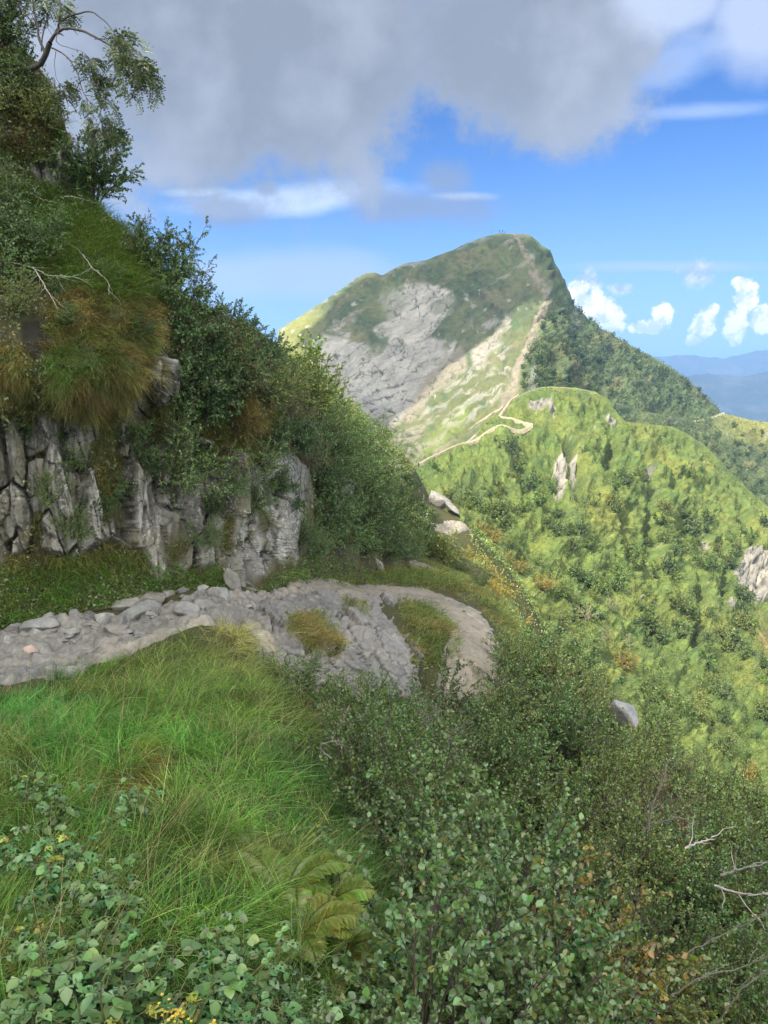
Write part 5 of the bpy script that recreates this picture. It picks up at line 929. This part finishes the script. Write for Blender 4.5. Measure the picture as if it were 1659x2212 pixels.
# stones along the rocky trail
ST = [(66,1425,9.1,.13,PINK,'pinkish stone lying on the rocky trail'),(80,1372,9.8,.24,STONE[0],'bluish grey block at the back of the trail'),(35,1375,9.8,.17,STONE[1],'grey stone left of the bluish block'),(130,1450,8.9,.20,STONE[3],'squarish brown grey block on the trail'),(160,1475,8.5,.19,STONE[4],'flat grey block at the front edge of the trail'),(90,1470,8.6,.17,STONE[5],'dark flat stone in the front of the trail'),(40,1480,8.5,.22,STONE[0],'broad grey slab at the near left edge'),(62,1455,8.8,.09,STONE[2],'pale broken stone beside the dark flat one'),(255,1355,10.1,.27,STONE[1],'large grey stone below the grassy foot of the cliff'),(300,1335,10.5,.30,STONE[0],'tallest grey boulder beside the trail'),(320,1312,10.9,.26,STONE[3],'angular brown grey boulder behind the tallest one'),(275,1322,10.7,.18,STONE[4],'pointed grey stone against the grass'),(225,1345,10.2,.2,STONE[2],'light stone left of the tallest boulder'),(190,1350,10.2,.17,STONE[5],'dark stone at the foot of the grass'),(258,1385,9.8,.22,STONE[3],'smooth brownish boulder in the middle of the trail'),(410,1345,10.4,.21,STONE[4],'whitish boulder on the trail near the tall grass'),(455,1322,11.1,.14,STONE[1],'grey stone at the back of the narrowing trail'),(475,1318,11.3,.17,STONE[0],'grey stone in front of the upright slab'),(440,1306,11.4,.13,STONE[2],'pale stone in the grass above the trail'),(290,1268,11.0,.10,STONE[3],'tan stone lying in the grass below the cliff'),(365,1290,11.2,.12,STONE[2],'white streaked stone below the cliff'),(395,1300,11.3,.12,STONE[1],'dark cleft stone below the cliff'),(20,1400,9.4,.16,STONE[2],'grey stone on the left edge of the trail'),(120,1362,10.0,.16,STONE[5],'jagged stone below the grass'),(150,1385,9.7,.12,STONE[4],'light angular stone behind the pinkish one'),(340,1370,10.0,.16,STONE[0],'low grey stone left of the whitish boulder')]
for u, v, D, s, K, lab in ST: put(K, on_ground(u, v, D, s * .18), lab, 'stones on the rocky trail', (s, s * rng.uniform(.8, 1.1), s * rng.uniform(.85, 1.2)))
for i in range(90):
    u = rng.uniform(-20, 560); v = np.interp(u, [0, 250, 560], [1430, 1380, 1305]) + rng.normal() * np.interp(u, [0, 250, 560], [38, 25, 10]); b = .5; D = np.interp(v - np.interp(u, [0, 250, 560], [1430, 1380, 1305]), [-60, 0, 60], [10.0, 9.4, 8.5]) * np.interp(u, [0, 300, 560], [1, 1.05, 1.24]); s = rng.uniform(.03, .10)
    put(STONE[rng.integers(6)], on_ground(u, v, D, s * .3 + .02), 'small loose grey stone scattered on the rocky trail', 'small loose stones', (s, s * rng.uniform(.7, 1.2), s * rng.uniform(.6, 1.1)))
for i in range(40):
    t_ = rng.random(); u = np.interp(t_, [0, .3, .6, 1], [960, 1045, 1075, 1085]) + rng.normal() * 8; v = np.interp(t_, [0, .3, .6, 1], [1285, 1320, 1370, 1420]); D = np.interp(t_, [0, .3, .6, 1], [18.9, 17.4, 15.6, 14.1]); s = rng.uniform(.04, .09)
    put(STONE[rng.integers(6)], on_ground(u, v, D, s * .3 + .02), 'small stone lining the outer edge of the gravel bend', 'stones along the gravel bend', (s, s * rng.uniform(.7, 1.2), s * rng.uniform(.5, .8)))
put(SLABS[0], on_ground(503, 1292, 11.9, .12), 'upright grey slab standing at the foot of the cliff beside the trail', None, (.13, .10, .20), rz=.3, tilt=(0, 0))
put(BOULDER, on_ground(1342, 1600, 14.6, 1.0), 'pale rounded boulder in the thicket near the sunny edge', None, (.40, .36, .36), rz=.4, tilt=(.1, .5))

# crags on the corner of the cliff and across the gully
for u, v, s, lab in [(745,885,(.45, .4, .6),'small pale crag under the sunlit spur trees'),(735,1072,(.4, .35, .45),'pale crag on the turning slope'),(825,1235,(.2, .25, .4),'pale leaning rock rib above the trail bend'),(852,1252,(.2, .2, .3),'lower pale rock rib by the trail bend'),(858,1025,(.3, .4, .7),'sunlit rim of the hollow at the end of the slope'),(760,1110,(.4, .4, .5),'grey rock half hidden on the turning slope')]:
    put(SLABS[rng.integers(2)], on_cliff(u, v, .1), lab, 'crags on the turning slope', s, tilt=(0, rng.uniform(-.1, .25)))
b = on_ground(948, 1108, 43, .4); put(SLABS[1], b, 'pointed sunlit rock rising beside the far gravel patch', None, (.6, .5, .55), tilt=(0, .5)); b = on_ground(975, 1120, 42, .3); put(SLABS[0], b, 'lower sunlit rock beside the far gravel patch', None, (.6, .5, .22), tilt=(0, .6))

# dead branches
M_DEAD = mat_bark('dead_wood')
def branch(name, pts, D0, D1, r, c, label, twigs=6, group='dead branches', surf=None, tl=.3):
    b = Bag(); pts = np.array(pts, float); q = W(pts[:, 0], pts[:, 1], np.linspace(D0, D1, len(pts))) if surf is None else clf.sample(pts[:, 0], pts[:, 1])[0] + clf.sample(pts[:, 0], pts[:, 1])[1] * surf
    q = smoothline(q, 5); q += rng.normal(size=q.shape) * .004; tube(b, q, np.linspace(r, r * .35, len(q)), 6, c)
    for _ in range(twigs):
        i = rng.integers(2, len(q) - 1); d = unit(unit(q[i] - q[i - 1]) + rdir(1)[0] * .8); l = tl * rng.uniform(.4, 1.2); tp = q[i] + d * np.linspace(0, 1, 5)[:, None] * l + np.cumsum(rng.normal(size=(5, 3)) * .012, 0); tube(b, tp, np.linspace(r * .45, r * .12, 5), 4, c)
    o0 = q[0].copy(); b.v = [x - o0 for x in b.v]; o = link(name, b.mesh(name, [M_DEAD], True)); o.location = o0; tag(o, label, 'branch', group)
W1, W2 = (.36, .345, .31), (.17, .155, .135)
branch('dead_branch', [(1560,1890),(1590,1880),(1625,1870),(1665,1862)], 6.4, 6.0, .012, W1, 'upper of the two long white dead branches at the picture edge', 5)
branch('dead_branch', [(1545,1912),(1580,1925),(1620,1932),(1670,1930)], 6.4, 6.0, .013, W1, 'lower of the two long white dead branches at the picture edge', 7)
branch('dead_branch', [(1480,1832),(1510,1820),(1545,1812)], 6.8, 6.8, .013, W1, 'short white dead branch left of the two long ones', 3)
branch('dead_branch', [(1380,1800),(1420,1780),(1470,1765),(1500,1790)], 7.4, 7.2, .007, W2, 'thin grey dead branch arching above the short white one', 10)
branch('dead_branch', [(1400,1790),(1410,1740),(1425,1700),(1432,1660)], 7.2, 7.2, .008, W2, 'upright grey dead twig in the thicket', 12)
branch('dead_branch', [(1480,2060),(1540,2030),(1600,2000),(1660,1975)], 5.4, 5.3, .006, W2, 'long thin grey branch low in the right corner', 6)
branch('dead_branch', [(1450,2150),(1520,2110),(1600,2090),(1670,2060)], 4.9, 4.8, .006, W2, 'thin grey branch below the long one in the right corner', 8)
branch('dead_branch', [(1540,2230),(1590,2150),(1640,2110),(1670,2090)], 4.7, 4.6, .006, W2, 'lowest grey branch in the right corner', 8)
branch('dead_branch', [(700,1600),(725,1580),(745,1555)], 6.6, 6.4, .008, W2, 'grey dead branch sticking out at the brink of the bank', 4)
branch('dead_branch', [(715,1640),(690,1610),(740,1600)], 6.2, 6.2, .009, W2, 'bent dead branch below the brink of the bank', 4)
branch('dead_branch', [(50,434),(75,436),(97,443),(110,449),(126,458)], 0, 0, .008, W1, 'short white dead branch on the upper grass', 3, surf=.17)
branch('dead_branch', [(70,436),(78,421),(98,411)], 0, 0, .012, W1, 'curved pale stub above the short white branch', 1, surf=.17, tl=.1)
branch('dead_branch', [(140,437),(170,447),(206,456)], 0, 0, .009, W1, 'thin pale stick lying on the upper grass', 2, surf=.15, tl=.15)
branch('dead_branch', [(112,540),(150,560),(182,579),(214,588)], 0, 0, .008, W2, 'grey fallen branch in the middle of the grassy slope', 6, surf=.17)
branch('dead_branch', [(182,579),(210,605),(228,630),(238,655)], 0, 0, .008, W1, 'thin forked twig hanging over the straw grass', 6, surf=.17)
branch('dead_branch', [(5,598),(60,612),(90,622),(130,627),(170,633),(206,640)], 0, 0, .007, W1, 'long white fallen branch above the dark hollow', 6, surf=.2)
branch('dead_branch', [(75,615),(105,645),(118,670),(122,690)], 0, 0, .008, W1, 'thin white twig bending down over the hollow', 4, surf=.2)

# shrubs on the sunny hill
HB = [(1160,1110,1.35,2,'brightest round green shrub beside the dark crag on the hillside'),(1200,1165,1.2,1,'broad dark shrub below the brightest one'),(1240,1195,1.0,1,'shrub casting a dark shadow below the crag'),(1130,1110,1.1,2,'bright shrub left of the brightest round one'),(1375,1205,1.25,2,'round bright shrub beside the dark gully'),(1395,1135,1.2,0,'dark shrub at the head of the gully'),(1410,1240,1.2,1,'shrub filling the foot of the gully'),(1085,1125,1.0,1,'dark small shrub near the hill path side'),(1500,1360,1.6,0,'big dark shrub right of the middle hollow'),(1580,1400,1.6,1,'big dark shrub near the orange soil'),(1440,1330,1.3,2,'shrub with a dark hollow beside it'),(1340,1280,1.4,0,'dark wide shrub in the middle of the slope'),(1270,1260,1.1,1,'shrub above the pale leaved ones'),(1530,1450,1.5,0,'dark shrub low on the sunny slope'),(1600,1330,1.2,1,'dark shrub under the pale crag'),(1160,1030,1.1,2,'upper shrub left of the dark crag'),(1560,1310,1.1,0,'shrub between the small crag and the pale one'),(1470,1390,1.3,1,'shrub left of the big dark one')]
for u, v, s, k, lab in HB:
    p = hil.sample(np.array([float(u)]), np.array([float(v)]))[0][0]; put(FAR[k], p - [0, 0, .2], lab, 'larger shrubs on the sunny hillside', s)
for u, v, s, lab in [(1265,1345,1.0,'pale feathery shrub with white stems above the thicket edge'),(1310,1330,.9,'pale feathery shrub right of the white stemmed one'),(1230,1310,.85,'pale shrub just past the golden bushes'),(1300,1390,.9,'pale shrub with bare stems at the edge of the thicket'),(1350,1400,.8,'pale shrub deeper in the sunny hollow')]:
    p = hil.sample(np.array([float(u)]), np.array([float(v)]))[0][0]; put(PALE[rng.integers(2)], p, lab, 'pale shrubs in the sunny hollow', s)
GS = [(1030,1165,.9,GOLD,'golden shrub highest on the sunny gully side'),(1055,1185,1.0,GOLD,'golden shrub below the highest golden one'),(1090,1200,1.0,BRIGHT,'bright shrub right of the golden ones'),(1075,1230,1.1,GOLD,'golden shrub in the middle of the gully side'),(1115,1245,1.0,GOLD,'golden shrub lower on the gully side'),(1150,1240,.9,BRIGHT,'bright shrub lower on the gully side'),(1120,1290,1.1,BRIGHT,'bright shrub above the round dark bush'),(1165,1290,1.1,GOLD,'golden shrub above the round dark bush'),(1205,1300,1.0,BRIGHT,'bright shrub beside the pale feathery ones'),(1150,1330,1.1,BRIGHT,'bright shrub behind the edge grass of the trail'),(1215,1360,1.1,BRIGHT,'bright shrub below the pale feathery ones'),(1270,1420,1.1,BRIGHT,'bright shrub at the thicket edge near the sunny hollow'),(1340,1450,1.2,GOLD,'golden shrub at the thicket edge near the boulder'),(1400,1500,1.2,BRIGHT,'bright shrub beyond the pale boulder'),(1480,1570,1.2,BRIGHT,'bright shrub behind the thicket on the right'),(1560,1640,1.2,BRIGHT,'bright shrub behind the last thicket bushes'),(1620,1680,1.2,GOLD,'golden shrub at the right end of the thicket edge')]
for u, v, s, K, lab in GS:
    p = hil.sample(np.array([float(u)]), np.array([float(v)]))[0][0]; put(K[rng.integers(2)], p - [0, 0, .2], lab, 'bright shrubs on the sunny gully side', s * 1.25)
hp_ = [(930,1040),(1010,985),(1150,945),(1200,900),(1290,905),(1340,960),(1400,960),(1580,1060),(1660,1130),(1690,1700),(1500,1600),(1320,1450),(1180,1330),(1100,1240),(1010,1140)]
p, nn, u, v = scatter_patch(hil, hp_, 2200); dens = n2(u / 55, v / 55, 3, 501)
k = (dens > .52) & (np.maximum.reduce([sdist(u, v, q) for q in oc]) < -6) & (pline(u, v, [(905,1010),(965,984),(1040,960),(1148,932)]) > 24)
p, u, v = p[k][:280], u[k][:280], v[k][:280]
for q, a_, b_ in zip(p, u, v):
    put(FAR[rng.integers(4)], q - [0, 0, .15], 'small round green shrub dotted over the sunny hillside', 'small shrubs on the sunny hillside', rng.uniform(.55, 1.2) ** 2 * np.interp(q[1], [60, 190], [.75, 1.3]))
p, nn, u, v = scatter_patch(mtn, [(1165,700),(1200,660),(1225,690),(1300,790),(1320,880),(1260,890),(1140,860),(1125,800),(1150,760)], 420)
for q in p[:150]: put(FOREST[rng.integers(2)], q - [0, 0, .3], 'green shrub on the steep right flank of the peak', 'shrubs on the right flank of the peak', rng.uniform(.7, 1.35) * np.interp(q[1], [230, 400], [.8, 1.1]))
p, nn, u, v = scatter_patch(mtn, [(1240,668),(1300,720),(1400,775),(1480,825),(1550,900),(1480,890),(1400,870),(1340,860),(1270,760)], 200)
for q in p[:60]: put(FOREST[rng.integers(2)], q - [0, 0, .3], 'dark shrub on the long shaded slope behind the peak flank', 'shrubs on the shaded slope', rng.uniform(.6, 1.2))
for u, v, lab, s in [(1492,838,'little tree on the shaded skyline above the ridge path',1.4),(1516,868,'lower little tree on the shaded skyline',1.2),(1237,660,'shrub on the skyline under the white cloud',1.2)]:
    put(FOREST[0], mtn.sample(np.array([float(u)]), np.array([float(v)]))[0][0] - [0, 0, .5], lab, 'trees on the shaded skyline', s)
p, nn, u, v = scatter_patch(rdg, [(1480,935),(1560,915),(1660,930),(1690,1150),(1600,1060),(1500,960)], 160)
for q in p[:55]: put(FOREST[rng.integers(2)], q - [0, 0, .3], 'dark shrub on the lower ridge behind the sunny knoll', 'shrubs on the lower ridge', rng.uniform(.5, 1.0))

# walkers on the summit: one continuous skin each
def person(u, jacket, label, arm, lean):
    top = mtn.P[-1]; x = np.interp(u, mtn.us, top[:, 0]); y = np.interp(u, mtn.us, top[:, 1]); z = np.interp(u, mtn.us, top[:, 2])
    J = [(0,0,.95,.13),(.0,0,1.2,.15),(lean,0,1.42,.12),(lean,0,1.52,.06),(lean,-.02,1.68,.11),(-.10,0,.9,.09),(-.12,-.03,.5,.065),(-.13,0,.08,.05),(-.13,-.12,.04,.04),(.10,0,.9,.09),(.13,.05,.5,.065),(.15,.1,.08,.05),(.15,-.02,.04,.04),(-.2 + lean,0,1.38,.06),(-.27,.02,1.1,.045),(-.24,-.1,.86,.035),(.2 + lean,0,1.38,.06),(.27,.02,1.12,.045),(.24 + arm,-.14,.9 + arm,.035)]
    E = [(0,1),(1,2),(2,3),(3,4),(0,5),(5,6),(6,7),(7,8),(0,9),(9,10),(10,11),(11,12),(2,13),(13,14),(14,15),(2,16),(16,17),(17,18)]
    me = bpy.data.meshes.new('person'); me.from_pydata([j[:3] for j in J], E, []); o = link('person', me); o.modifiers.new('skin', 'SKIN')
    for i, j in enumerate(J): me.skin_vertices[0].data[i].radius = (j[3], j[3])
    me.skin_vertices[0].data[0].use_root = True
    m, t_ = mat('walker_clothes'); sep = t_.n('ShaderNodeSeparateXYZ', i={0: t_.n('ShaderNodeTexCoord').outputs['Object']}); c_ = t_.mix(t_.ramp(sep.outputs[2], .93, .95), (.03, .035, .05), jacket); c_ = t_.mix(t_.ramp(sep.outputs[2], 1.5, 1.52), c_, (.42, .27, .20)); c_ = t_.mix(t_.ramp(sep.outputs[2], 1.70, 1.72), c_, (.05, .035, .025))
    t_.n('ShaderNodeOutputMaterial', i={0: t_.n('ShaderNodeBsdfDiffuse', i={'Color': c_}).outputs[0]}); me.materials.append(m)
    sb = o.modifiers.new('smooth', 'SUBSURF'); sb.levels = sb.render_levels = 1
    o.location = (x, y - .3, z + .1); tag(o, label, 'person', 'walkers on the summit')
person(1079, (.05, .06, .10), 'stooping walker in dark clothes leftmost on the summit', .1, .06)
person(1085.5, (.03, .03, .035), 'tallest walker in black standing on the summit', 0, 0)
person(1090, (.25, .25, .28), 'walker in a lighter top rightmost on the summit', .05, -.03)
b = Bag(); x, y, z = [np.interp(1062, mtn.us, mtn.P[-1][:, i]) for i in range(3)]; tube(b, [(0, 0, -.3), (0, 0, 1.2), (0, 0, 2.0)], [.05, .045, .04], 6, (.12, .10, .09)); b.add(np.array([(sx * .16, -.05, zz) for sx in (-1, 1) for zz in (1.75, 1.98)] + [(sx * .16, -.09, zz) for sx in (-1, 1) for zz in (1.75, 1.98)]), [[0, 1, 3, 2], [4, 6, 7, 5], [0, 2, 6, 4], [1, 5, 7, 3], [0, 4, 5, 1], [2, 3, 7, 6]], c=(.2, .18, .15))
o = link('summit_post', b.mesh('summit_post', [M_BARK])); o.location = (x, y - .2, z); tag(o, 'thin dark post on the skyline left of the walkers', 'post')
# ================================================================ camera, sun, sky, haze
SUN = np.array([-.45, -.52, .72]); SUN /= np.linalg.norm(SUN)
cam = bpy.data.cameras.new('camera'); co = bpy.data.objects.new('camera', cam); C.objects.link(co)
cam.sensor_fit = 'HORIZONTAL'; cam.sensor_width = 36; cam.lens = 36 * FQ / 1659; cam.clip_start = .05; cam.clip_end = 40000
co.location = (0, 0, 0); co.rotation_euler = (math.pi / 2 - PITCH, 0, 0); bpy.context.scene.camera = co
from mathutils import Vector
sl = bpy.data.lights.new('sun', 'SUN'); so = bpy.data.objects.new('sun', sl); C.objects.link(so)
sl.energy = 5.0; sl.angle = radians(.53); sl.color = (1, .93, .80)
so.rotation_euler = Vector(SUN).to_track_quat('Z', 'Y').to_euler(); so.location = (-200, -60, 300)

wd = bpy.data.worlds.new('World'); bpy.context.scene.world = wd; wd.use_nodes = True
t = NT(wd.node_tree)
dirv = t.n('ShaderNodeTexCoord').outputs['Generated']
sp = t.n('ShaderNodeSeparateXYZ', i={0: dirv}); dx, dy, dz = sp.outputs
sky = t.n('ShaderNodeTexSky', sky_type='NISHITA', sun_disc=False, sun_elevation=math.asin(SUN[2]), sun_rotation=math.atan2(SUN[0], SUN[1]), altitude=1500, air_density=1.0, dust_density=.6, ozone_density=2.0).outputs[0]
yy = t.m('MAXIMUM', dy, .08); X = t.m('DIVIDE', dx, yy); Z = t.m('DIVIDE', dz, yy)
pv = t.n('ShaderNodeCombineXYZ', i={0: X, 1: Z, 2: 0.0}).outputs[0]
pst = t.n('ShaderNodeCombineXYZ', i={0: t.m('MULTIPLY', X, .35), 1: Z, 2: .7}).outputs[0]     # stretched sideways
nz_b = t.noise(pv, 3.2, 4, .55, '2D'); nz_f = t.noise(pv, 11, 7, .64, '2D'); nz_s = t.noise(pst, 9, 5, .6, '2D'); nz_c = t.noise(pv, 46, 7, .6, '2D'); nz_g = t.noise(pv, 5.5, 3, .5, '2D')
def ell(u, v, ru, rv, nz, amp, lo, hi, rot=0):
    cx, cz = ray(u, v); k = 1700.0
    ax = t.m('SUBTRACT', X, float(cx)); az = t.m('SUBTRACT', Z, float(cz))
    if rot:
        c_, s_ = math.cos(rot), math.sin(rot)
        ax, az = t.m('ADD', t.m('MULTIPLY', ax, c_), t.m('MULTIPLY', az, s_)), t.m('SUBTRACT', t.m('MULTIPLY', az, c_), t.m('MULTIPLY', ax, s_))
    ax = t.m('DIVIDE', ax, ru / k); az = t.m('DIVIDE', az, rv / k)
    r = t.m('SQRT', t.m('ADD', t.m('MULTIPLY', ax, ax), t.m('MULTIPLY', az, az)))
    f = t.m('ADD', t.m('SUBTRACT', 1.0, r), t.m('MULTIPLY_ADD', nz, amp, -amp / 2))
    return f
def mx(*a):
    o = a[0]
    for b in a[1:]: o = t.m('MAXIMUM', o, b)
    return o
S = 1.0
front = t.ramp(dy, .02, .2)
sky = t.mix(1.0, sky, (.42, .74, 1.2), 'MULTIPLY')
hz_ = t.ramp(dz, .38, -.02)
sky = t.mix(t.m('MULTIPLY', t.m('MULTIPLY', hz_, hz_), .9), sky, (3.3, 5.2, 7.6))
col = sky
# bright broken cloud added behind the camera, fill light for the shaded foreground
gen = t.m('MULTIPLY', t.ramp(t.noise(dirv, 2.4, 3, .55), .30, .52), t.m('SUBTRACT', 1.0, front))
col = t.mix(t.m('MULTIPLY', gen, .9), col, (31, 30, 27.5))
# thin high streaks
f = mx(ell(640, 430, 300, 32, nz_s, 2.2, 0, 1, .06), ell(420, 415, 90, 14, nz_s, 2.0, 0, 1), ell(1000, 425, 90, 14, nz_s, 2.2, 0, 1))
col = t.mix(t.m('MULTIPLY', t.ramp(f, -.25, .75), .7), col, (6.0, 7.0, 8.4))
f = mx(ell(600, 590, 330, 62, nz_s, 1.3, 0, 1), ell(1480, 575, 300, 16, nz_s, 1.6, 0, 1))
col = t.mix(t.m('MULTIPLY', t.ramp(f, -.15, .7), .6), col, (4.3, 5.2, 7.2))
f = mx(ell(1520, 240, 200, 22, nz_s, 1.4, 0, 1, .05), ell(1460, 130, 160, 60, nz_s, 1.5, 0, 1, .35))
col = t.mix(t.m('MULTIPLY', t.ramp(f, -.1, .8), .45), col, (5.0, 6.2, 8.4))
# grey-blue scraps
f = mx(ell(900, 445, 150, 42, nz_f, 1.9, 0, 1), ell(960, 390, 60, 48, nz_f, 1.8, 0, 1), ell(500, 455, 90, 34, nz_f, 1.7, 0, 1), ell(575, 405, 28, 22, nz_f, 1.4, 0, 1))
col = t.mix(t.m('MULTIPLY', t.ramp(f, -.4, .6), .8), col, (2.2, 2.9, 4.5))
# the big grey bank overhead
fA = mx(ell(480, 40, 640, 345, nz_b, .75, 0, 1), ell(1130, 70, 350, 235, nz_b, .8, 0, 1), ell(-60, 90, 560, 370, nz_b, .6, 0, 1))
fA = t.m('ADD', fA, t.m('ADD', t.m('MULTIPLY_ADD', nz_f, .72, -.36), t.m('MULTIPLY_ADD', nz_c, .22, -.11)))
mA = t.ramp(fA, -.10, .26)
zb = t.ramp(Z, .42, .72); zb = t.m('ADD', t.m('MULTIPLY', zb, .75), t.m('ADD', t.m('MULTIPLY_ADD', nz_g, .9, -.72), t.m('MULTIPLY', nz_f, .75)), clamp=True)
xl = t.ramp(X, -.30, -.52)
shade = t.m('ADD', zb, t.m('MULTIPLY', xl, .35), clamp=True)
cA = t.mix(shade, (2.35, 2.7, 3.3), (4.6, 5.1, 6.1))
edge = t.m('MULTIPLY', t.m('SUBTRACT', 1.0, t.ramp(fA, .05, .45)), .35)
cA = t.mix(edge, cA, (3.4, 4.2, 5.8))
col = t.mix(t.m('MULTIPLY', mA, .97), col, cA)
f = mx(ell(1650, 40, 150, 150, nz_b, 1.0, 0, 1), ell(1450, -10, 160, 110, nz_b, 1.1, 0, 1)); f = t.m('ADD', f, t.m('MULTIPLY_ADD', nz_f, .3, -.15))
col = t.mix(t.m('MULTIPLY', t.ramp(f, -.1, .5), .85), col, (4.6, 5.4, 7.0))
# fair-weather heaps near the horizon
gr = mx(ell(1268, 612, 36, 34, nz_c, 1.5, 0, 1), ell(1508, 592, 46, 30, nz_c, 1.5, 0, 1), ell(1340, 625, 30, 16, nz_c, 1.4, 0, 1), ell(1225, 650, 30, 30, nz_c, 1.4, 0, 1))
col = t.mix(t.m('MULTIPLY', t.ramp(gr, -.05, .6), .75), col, t.mix(t.ramp(nz_c, .35, .62), (3.6, 4.4, 6.2), (6.4, 6.9, 8.0)))
cu = mx(ell(1285, 672, 62, 46, nz_c, 1.25, 0, 1, -.35), ell(1320, 690, 34, 40, nz_c, 1.2, 0, 1), ell(1250, 640, 26, 40, nz_c, 1.2, 0, 1), ell(1402, 706, 44, 18, nz_c, 1.1, 0, 1), ell(1430, 684, 24, 30, nz_c, 1.2, 0, 1), ell(1522, 700, 30, 42, nz_c, 1.2, 0, 1, -.35), ell(1500, 735, 24, 14, nz_c, 1.2, 0, 1), ell(1540, 668, 16, 16, nz_c, 1.0, 0, 1),
        ell(1612, 640, 30, 46, nz_c, 1.25, 0, 1), ell(1590, 700, 32, 44, nz_c, 1.25, 0, 1, -.2), ell(1650, 690, 40, 34, nz_c, 1.2, 0, 1), ell(1600, 612, 24, 16, nz_c, 1.0, 0, 1))
ccu = t.mix(t.ramp(nz_c, .38, .60), (5.8, 6.7, 8.4), (10.2, 10.2, 10.0))
col = t.mix(t.m('MULTIPLY', t.ramp(cu, -.02, .30), .95), col, ccu)
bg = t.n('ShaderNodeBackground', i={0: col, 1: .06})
wd.cycles.sampling_method = 'MANUAL'; wd.cycles.sample_map_resolution = 192
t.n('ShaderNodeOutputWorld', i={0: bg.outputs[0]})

# haze: one closed box of thin even air round everything
hz = np.array([(x, y, z) for z in (-260, 155) for x, y in ((-10500, -10500), (10500, -10500), (10500, 10500), (-10500, 10500))], float)
m = bpy.data.materials.new('air'); m.use_nodes = True; tt = NT(m.node_tree)
pvn = tt.n('ShaderNodeVolumePrincipled', i={'Color': (.20, .36, .66, 1), 'Density': .00024, 'Anisotropy': 0.0})
out = tt.n('ShaderNodeOutputMaterial'); m.node_tree.links.new(pvn.outputs[0], out.inputs['Volume'])
ho = link('haze', mesh_np('haze', hz, [[3, 2, 1, 0], [4, 5, 6, 7], [0, 1, 5, 4], [1, 2, 6, 5], [2, 3, 7, 6], [3, 0, 4, 7]], mats=[m])); tag(ho, kind='stuff', label='thin blue haze in the air')

# unseen clouds put towards the sun, outlined to shade the upper peak and foreground
def shadow_cloud(name, outline, z0, rag, label):
    """unseen cloud shaped to shade the ground points in `outline`"""
    o = np.array([p + SUN * (z0 - p[2]) / SUN[2] for p in outline]); c = o.mean(0)
    ang = np.arctan2(o[:, 1] - c[1], o[:, 0] - c[0]); rad = np.hypot(o[:, 0] - c[0], o[:, 1] - c[1]); k = np.argsort(ang); ang, rad = ang[k], rad[k]
    nt, nr = 180, 40; th = np.linspace(-math.pi, math.pi, nt, endpoint=False); rr = np.interp(th, np.r_[ang - 2 * math.pi, ang, ang + 2 * math.pi], np.r_[rad, rad, rad])
    ph = np.linspace(-math.pi / 2, math.pi / 2, nr)[:, None]
    rho = np.cos(ph) * rr[None]; x = c[0] + rho * np.cos(th); y = c[1] + rho * np.sin(th); hgt = np.where(ph > 0, 70, 12) * np.sin(ph) + 0 * rho
    P = np.stack([x, y, z0 + 0 * hgt], -1); nn = fbm(np.stack([x / 45, y / 45, hgt / 30], -1), 4, 5) - .5
    P[..., :2] = c[:2] + (P[..., :2] - c[:2]) * (1 + rag * nn[..., None]); P = P + ((hgt + np.cos(ph) * nn * 30) / SUN[2])[..., None] * SUN     # it piles up along the sunbeams, so its shadow keeps the outline
    i = np.arange(nr * nt).reshape(nr, nt); j = np.roll(i, -1, 1)
    q = np.stack([i[:-1], j[:-1], j[1:], i[1:]], -1).reshape(-1, 4)
    ob = link(name, mesh_np(name, P, q, mats=[M_SHADE_CLOUD], smooth=True)); tag(ob, label, 'shade cloud')
M_SHADE_CLOUD, tc = mat('shade_cloud_white'); b = tc.n('ShaderNodeBsdfDiffuse', i={'Color': (.9, .9, .92, 1)}); tc.n('ShaderNodeOutputMaterial', i={0: b.outputs[0]})
sh = [(700,690),(760,590),(870,570),(1000,525),(1120,500),(1200,560),(1240,640),(1240,690),(1180,650),(1120,670),(1040,735),(960,800),(890,870),(830,930),(770,900),(700,850),(660,760),(650,720)]
pts, _ = mtn.sample([a for a, b in sh], [b for a, b in sh])
shadow_cloud('shade cloud', pts, 620, .16, 'unseen white cloud shaped to shade the upper peak')

sh2 = [W(*q) for q in [(1000,1236,25.5),(1060,1262,24),(1130,1330,21),(1250,1410,18.5),(1400,1550,16.5),(1659,1710,15.5),(2300,2100,14)]] + [np.array(q, float) for q in [(40,-20,-20),(20,-60,-5),(-60,-60,0),(-75,0,10),(-50,20,8),(-20,18,3),(-7,20,2),(-2.5,21.5,-2),(0,22.5,-5)]]
shadow_cloud('shade cloud', sh2, 480, .05, 'unseen white cloud added to shade the cliff and foreground')
sc = bpy.context.scene
sc.view_settings.view_transform = 'Standard'; sc.view_settings.look = 'None'; sc.view_settings.exposure = 1.28; sc.view_settings.gamma = 1
cy = sc.cycles
cy.max_bounces = 5; cy.diffuse_bounces = 3; cy.glossy_bounces = 2; cy.transmission_bounces = 3; cy.transparent_max_bounces = 4; cy.volume_bounces = 1
cy.use_adaptive_sampling = True; cy.adaptive_threshold = .014; cy.use_denoising = True; cy.denoising_prefilter = 'NONE'
cy.caustics_reflective = False; cy.caustics_refractive = False
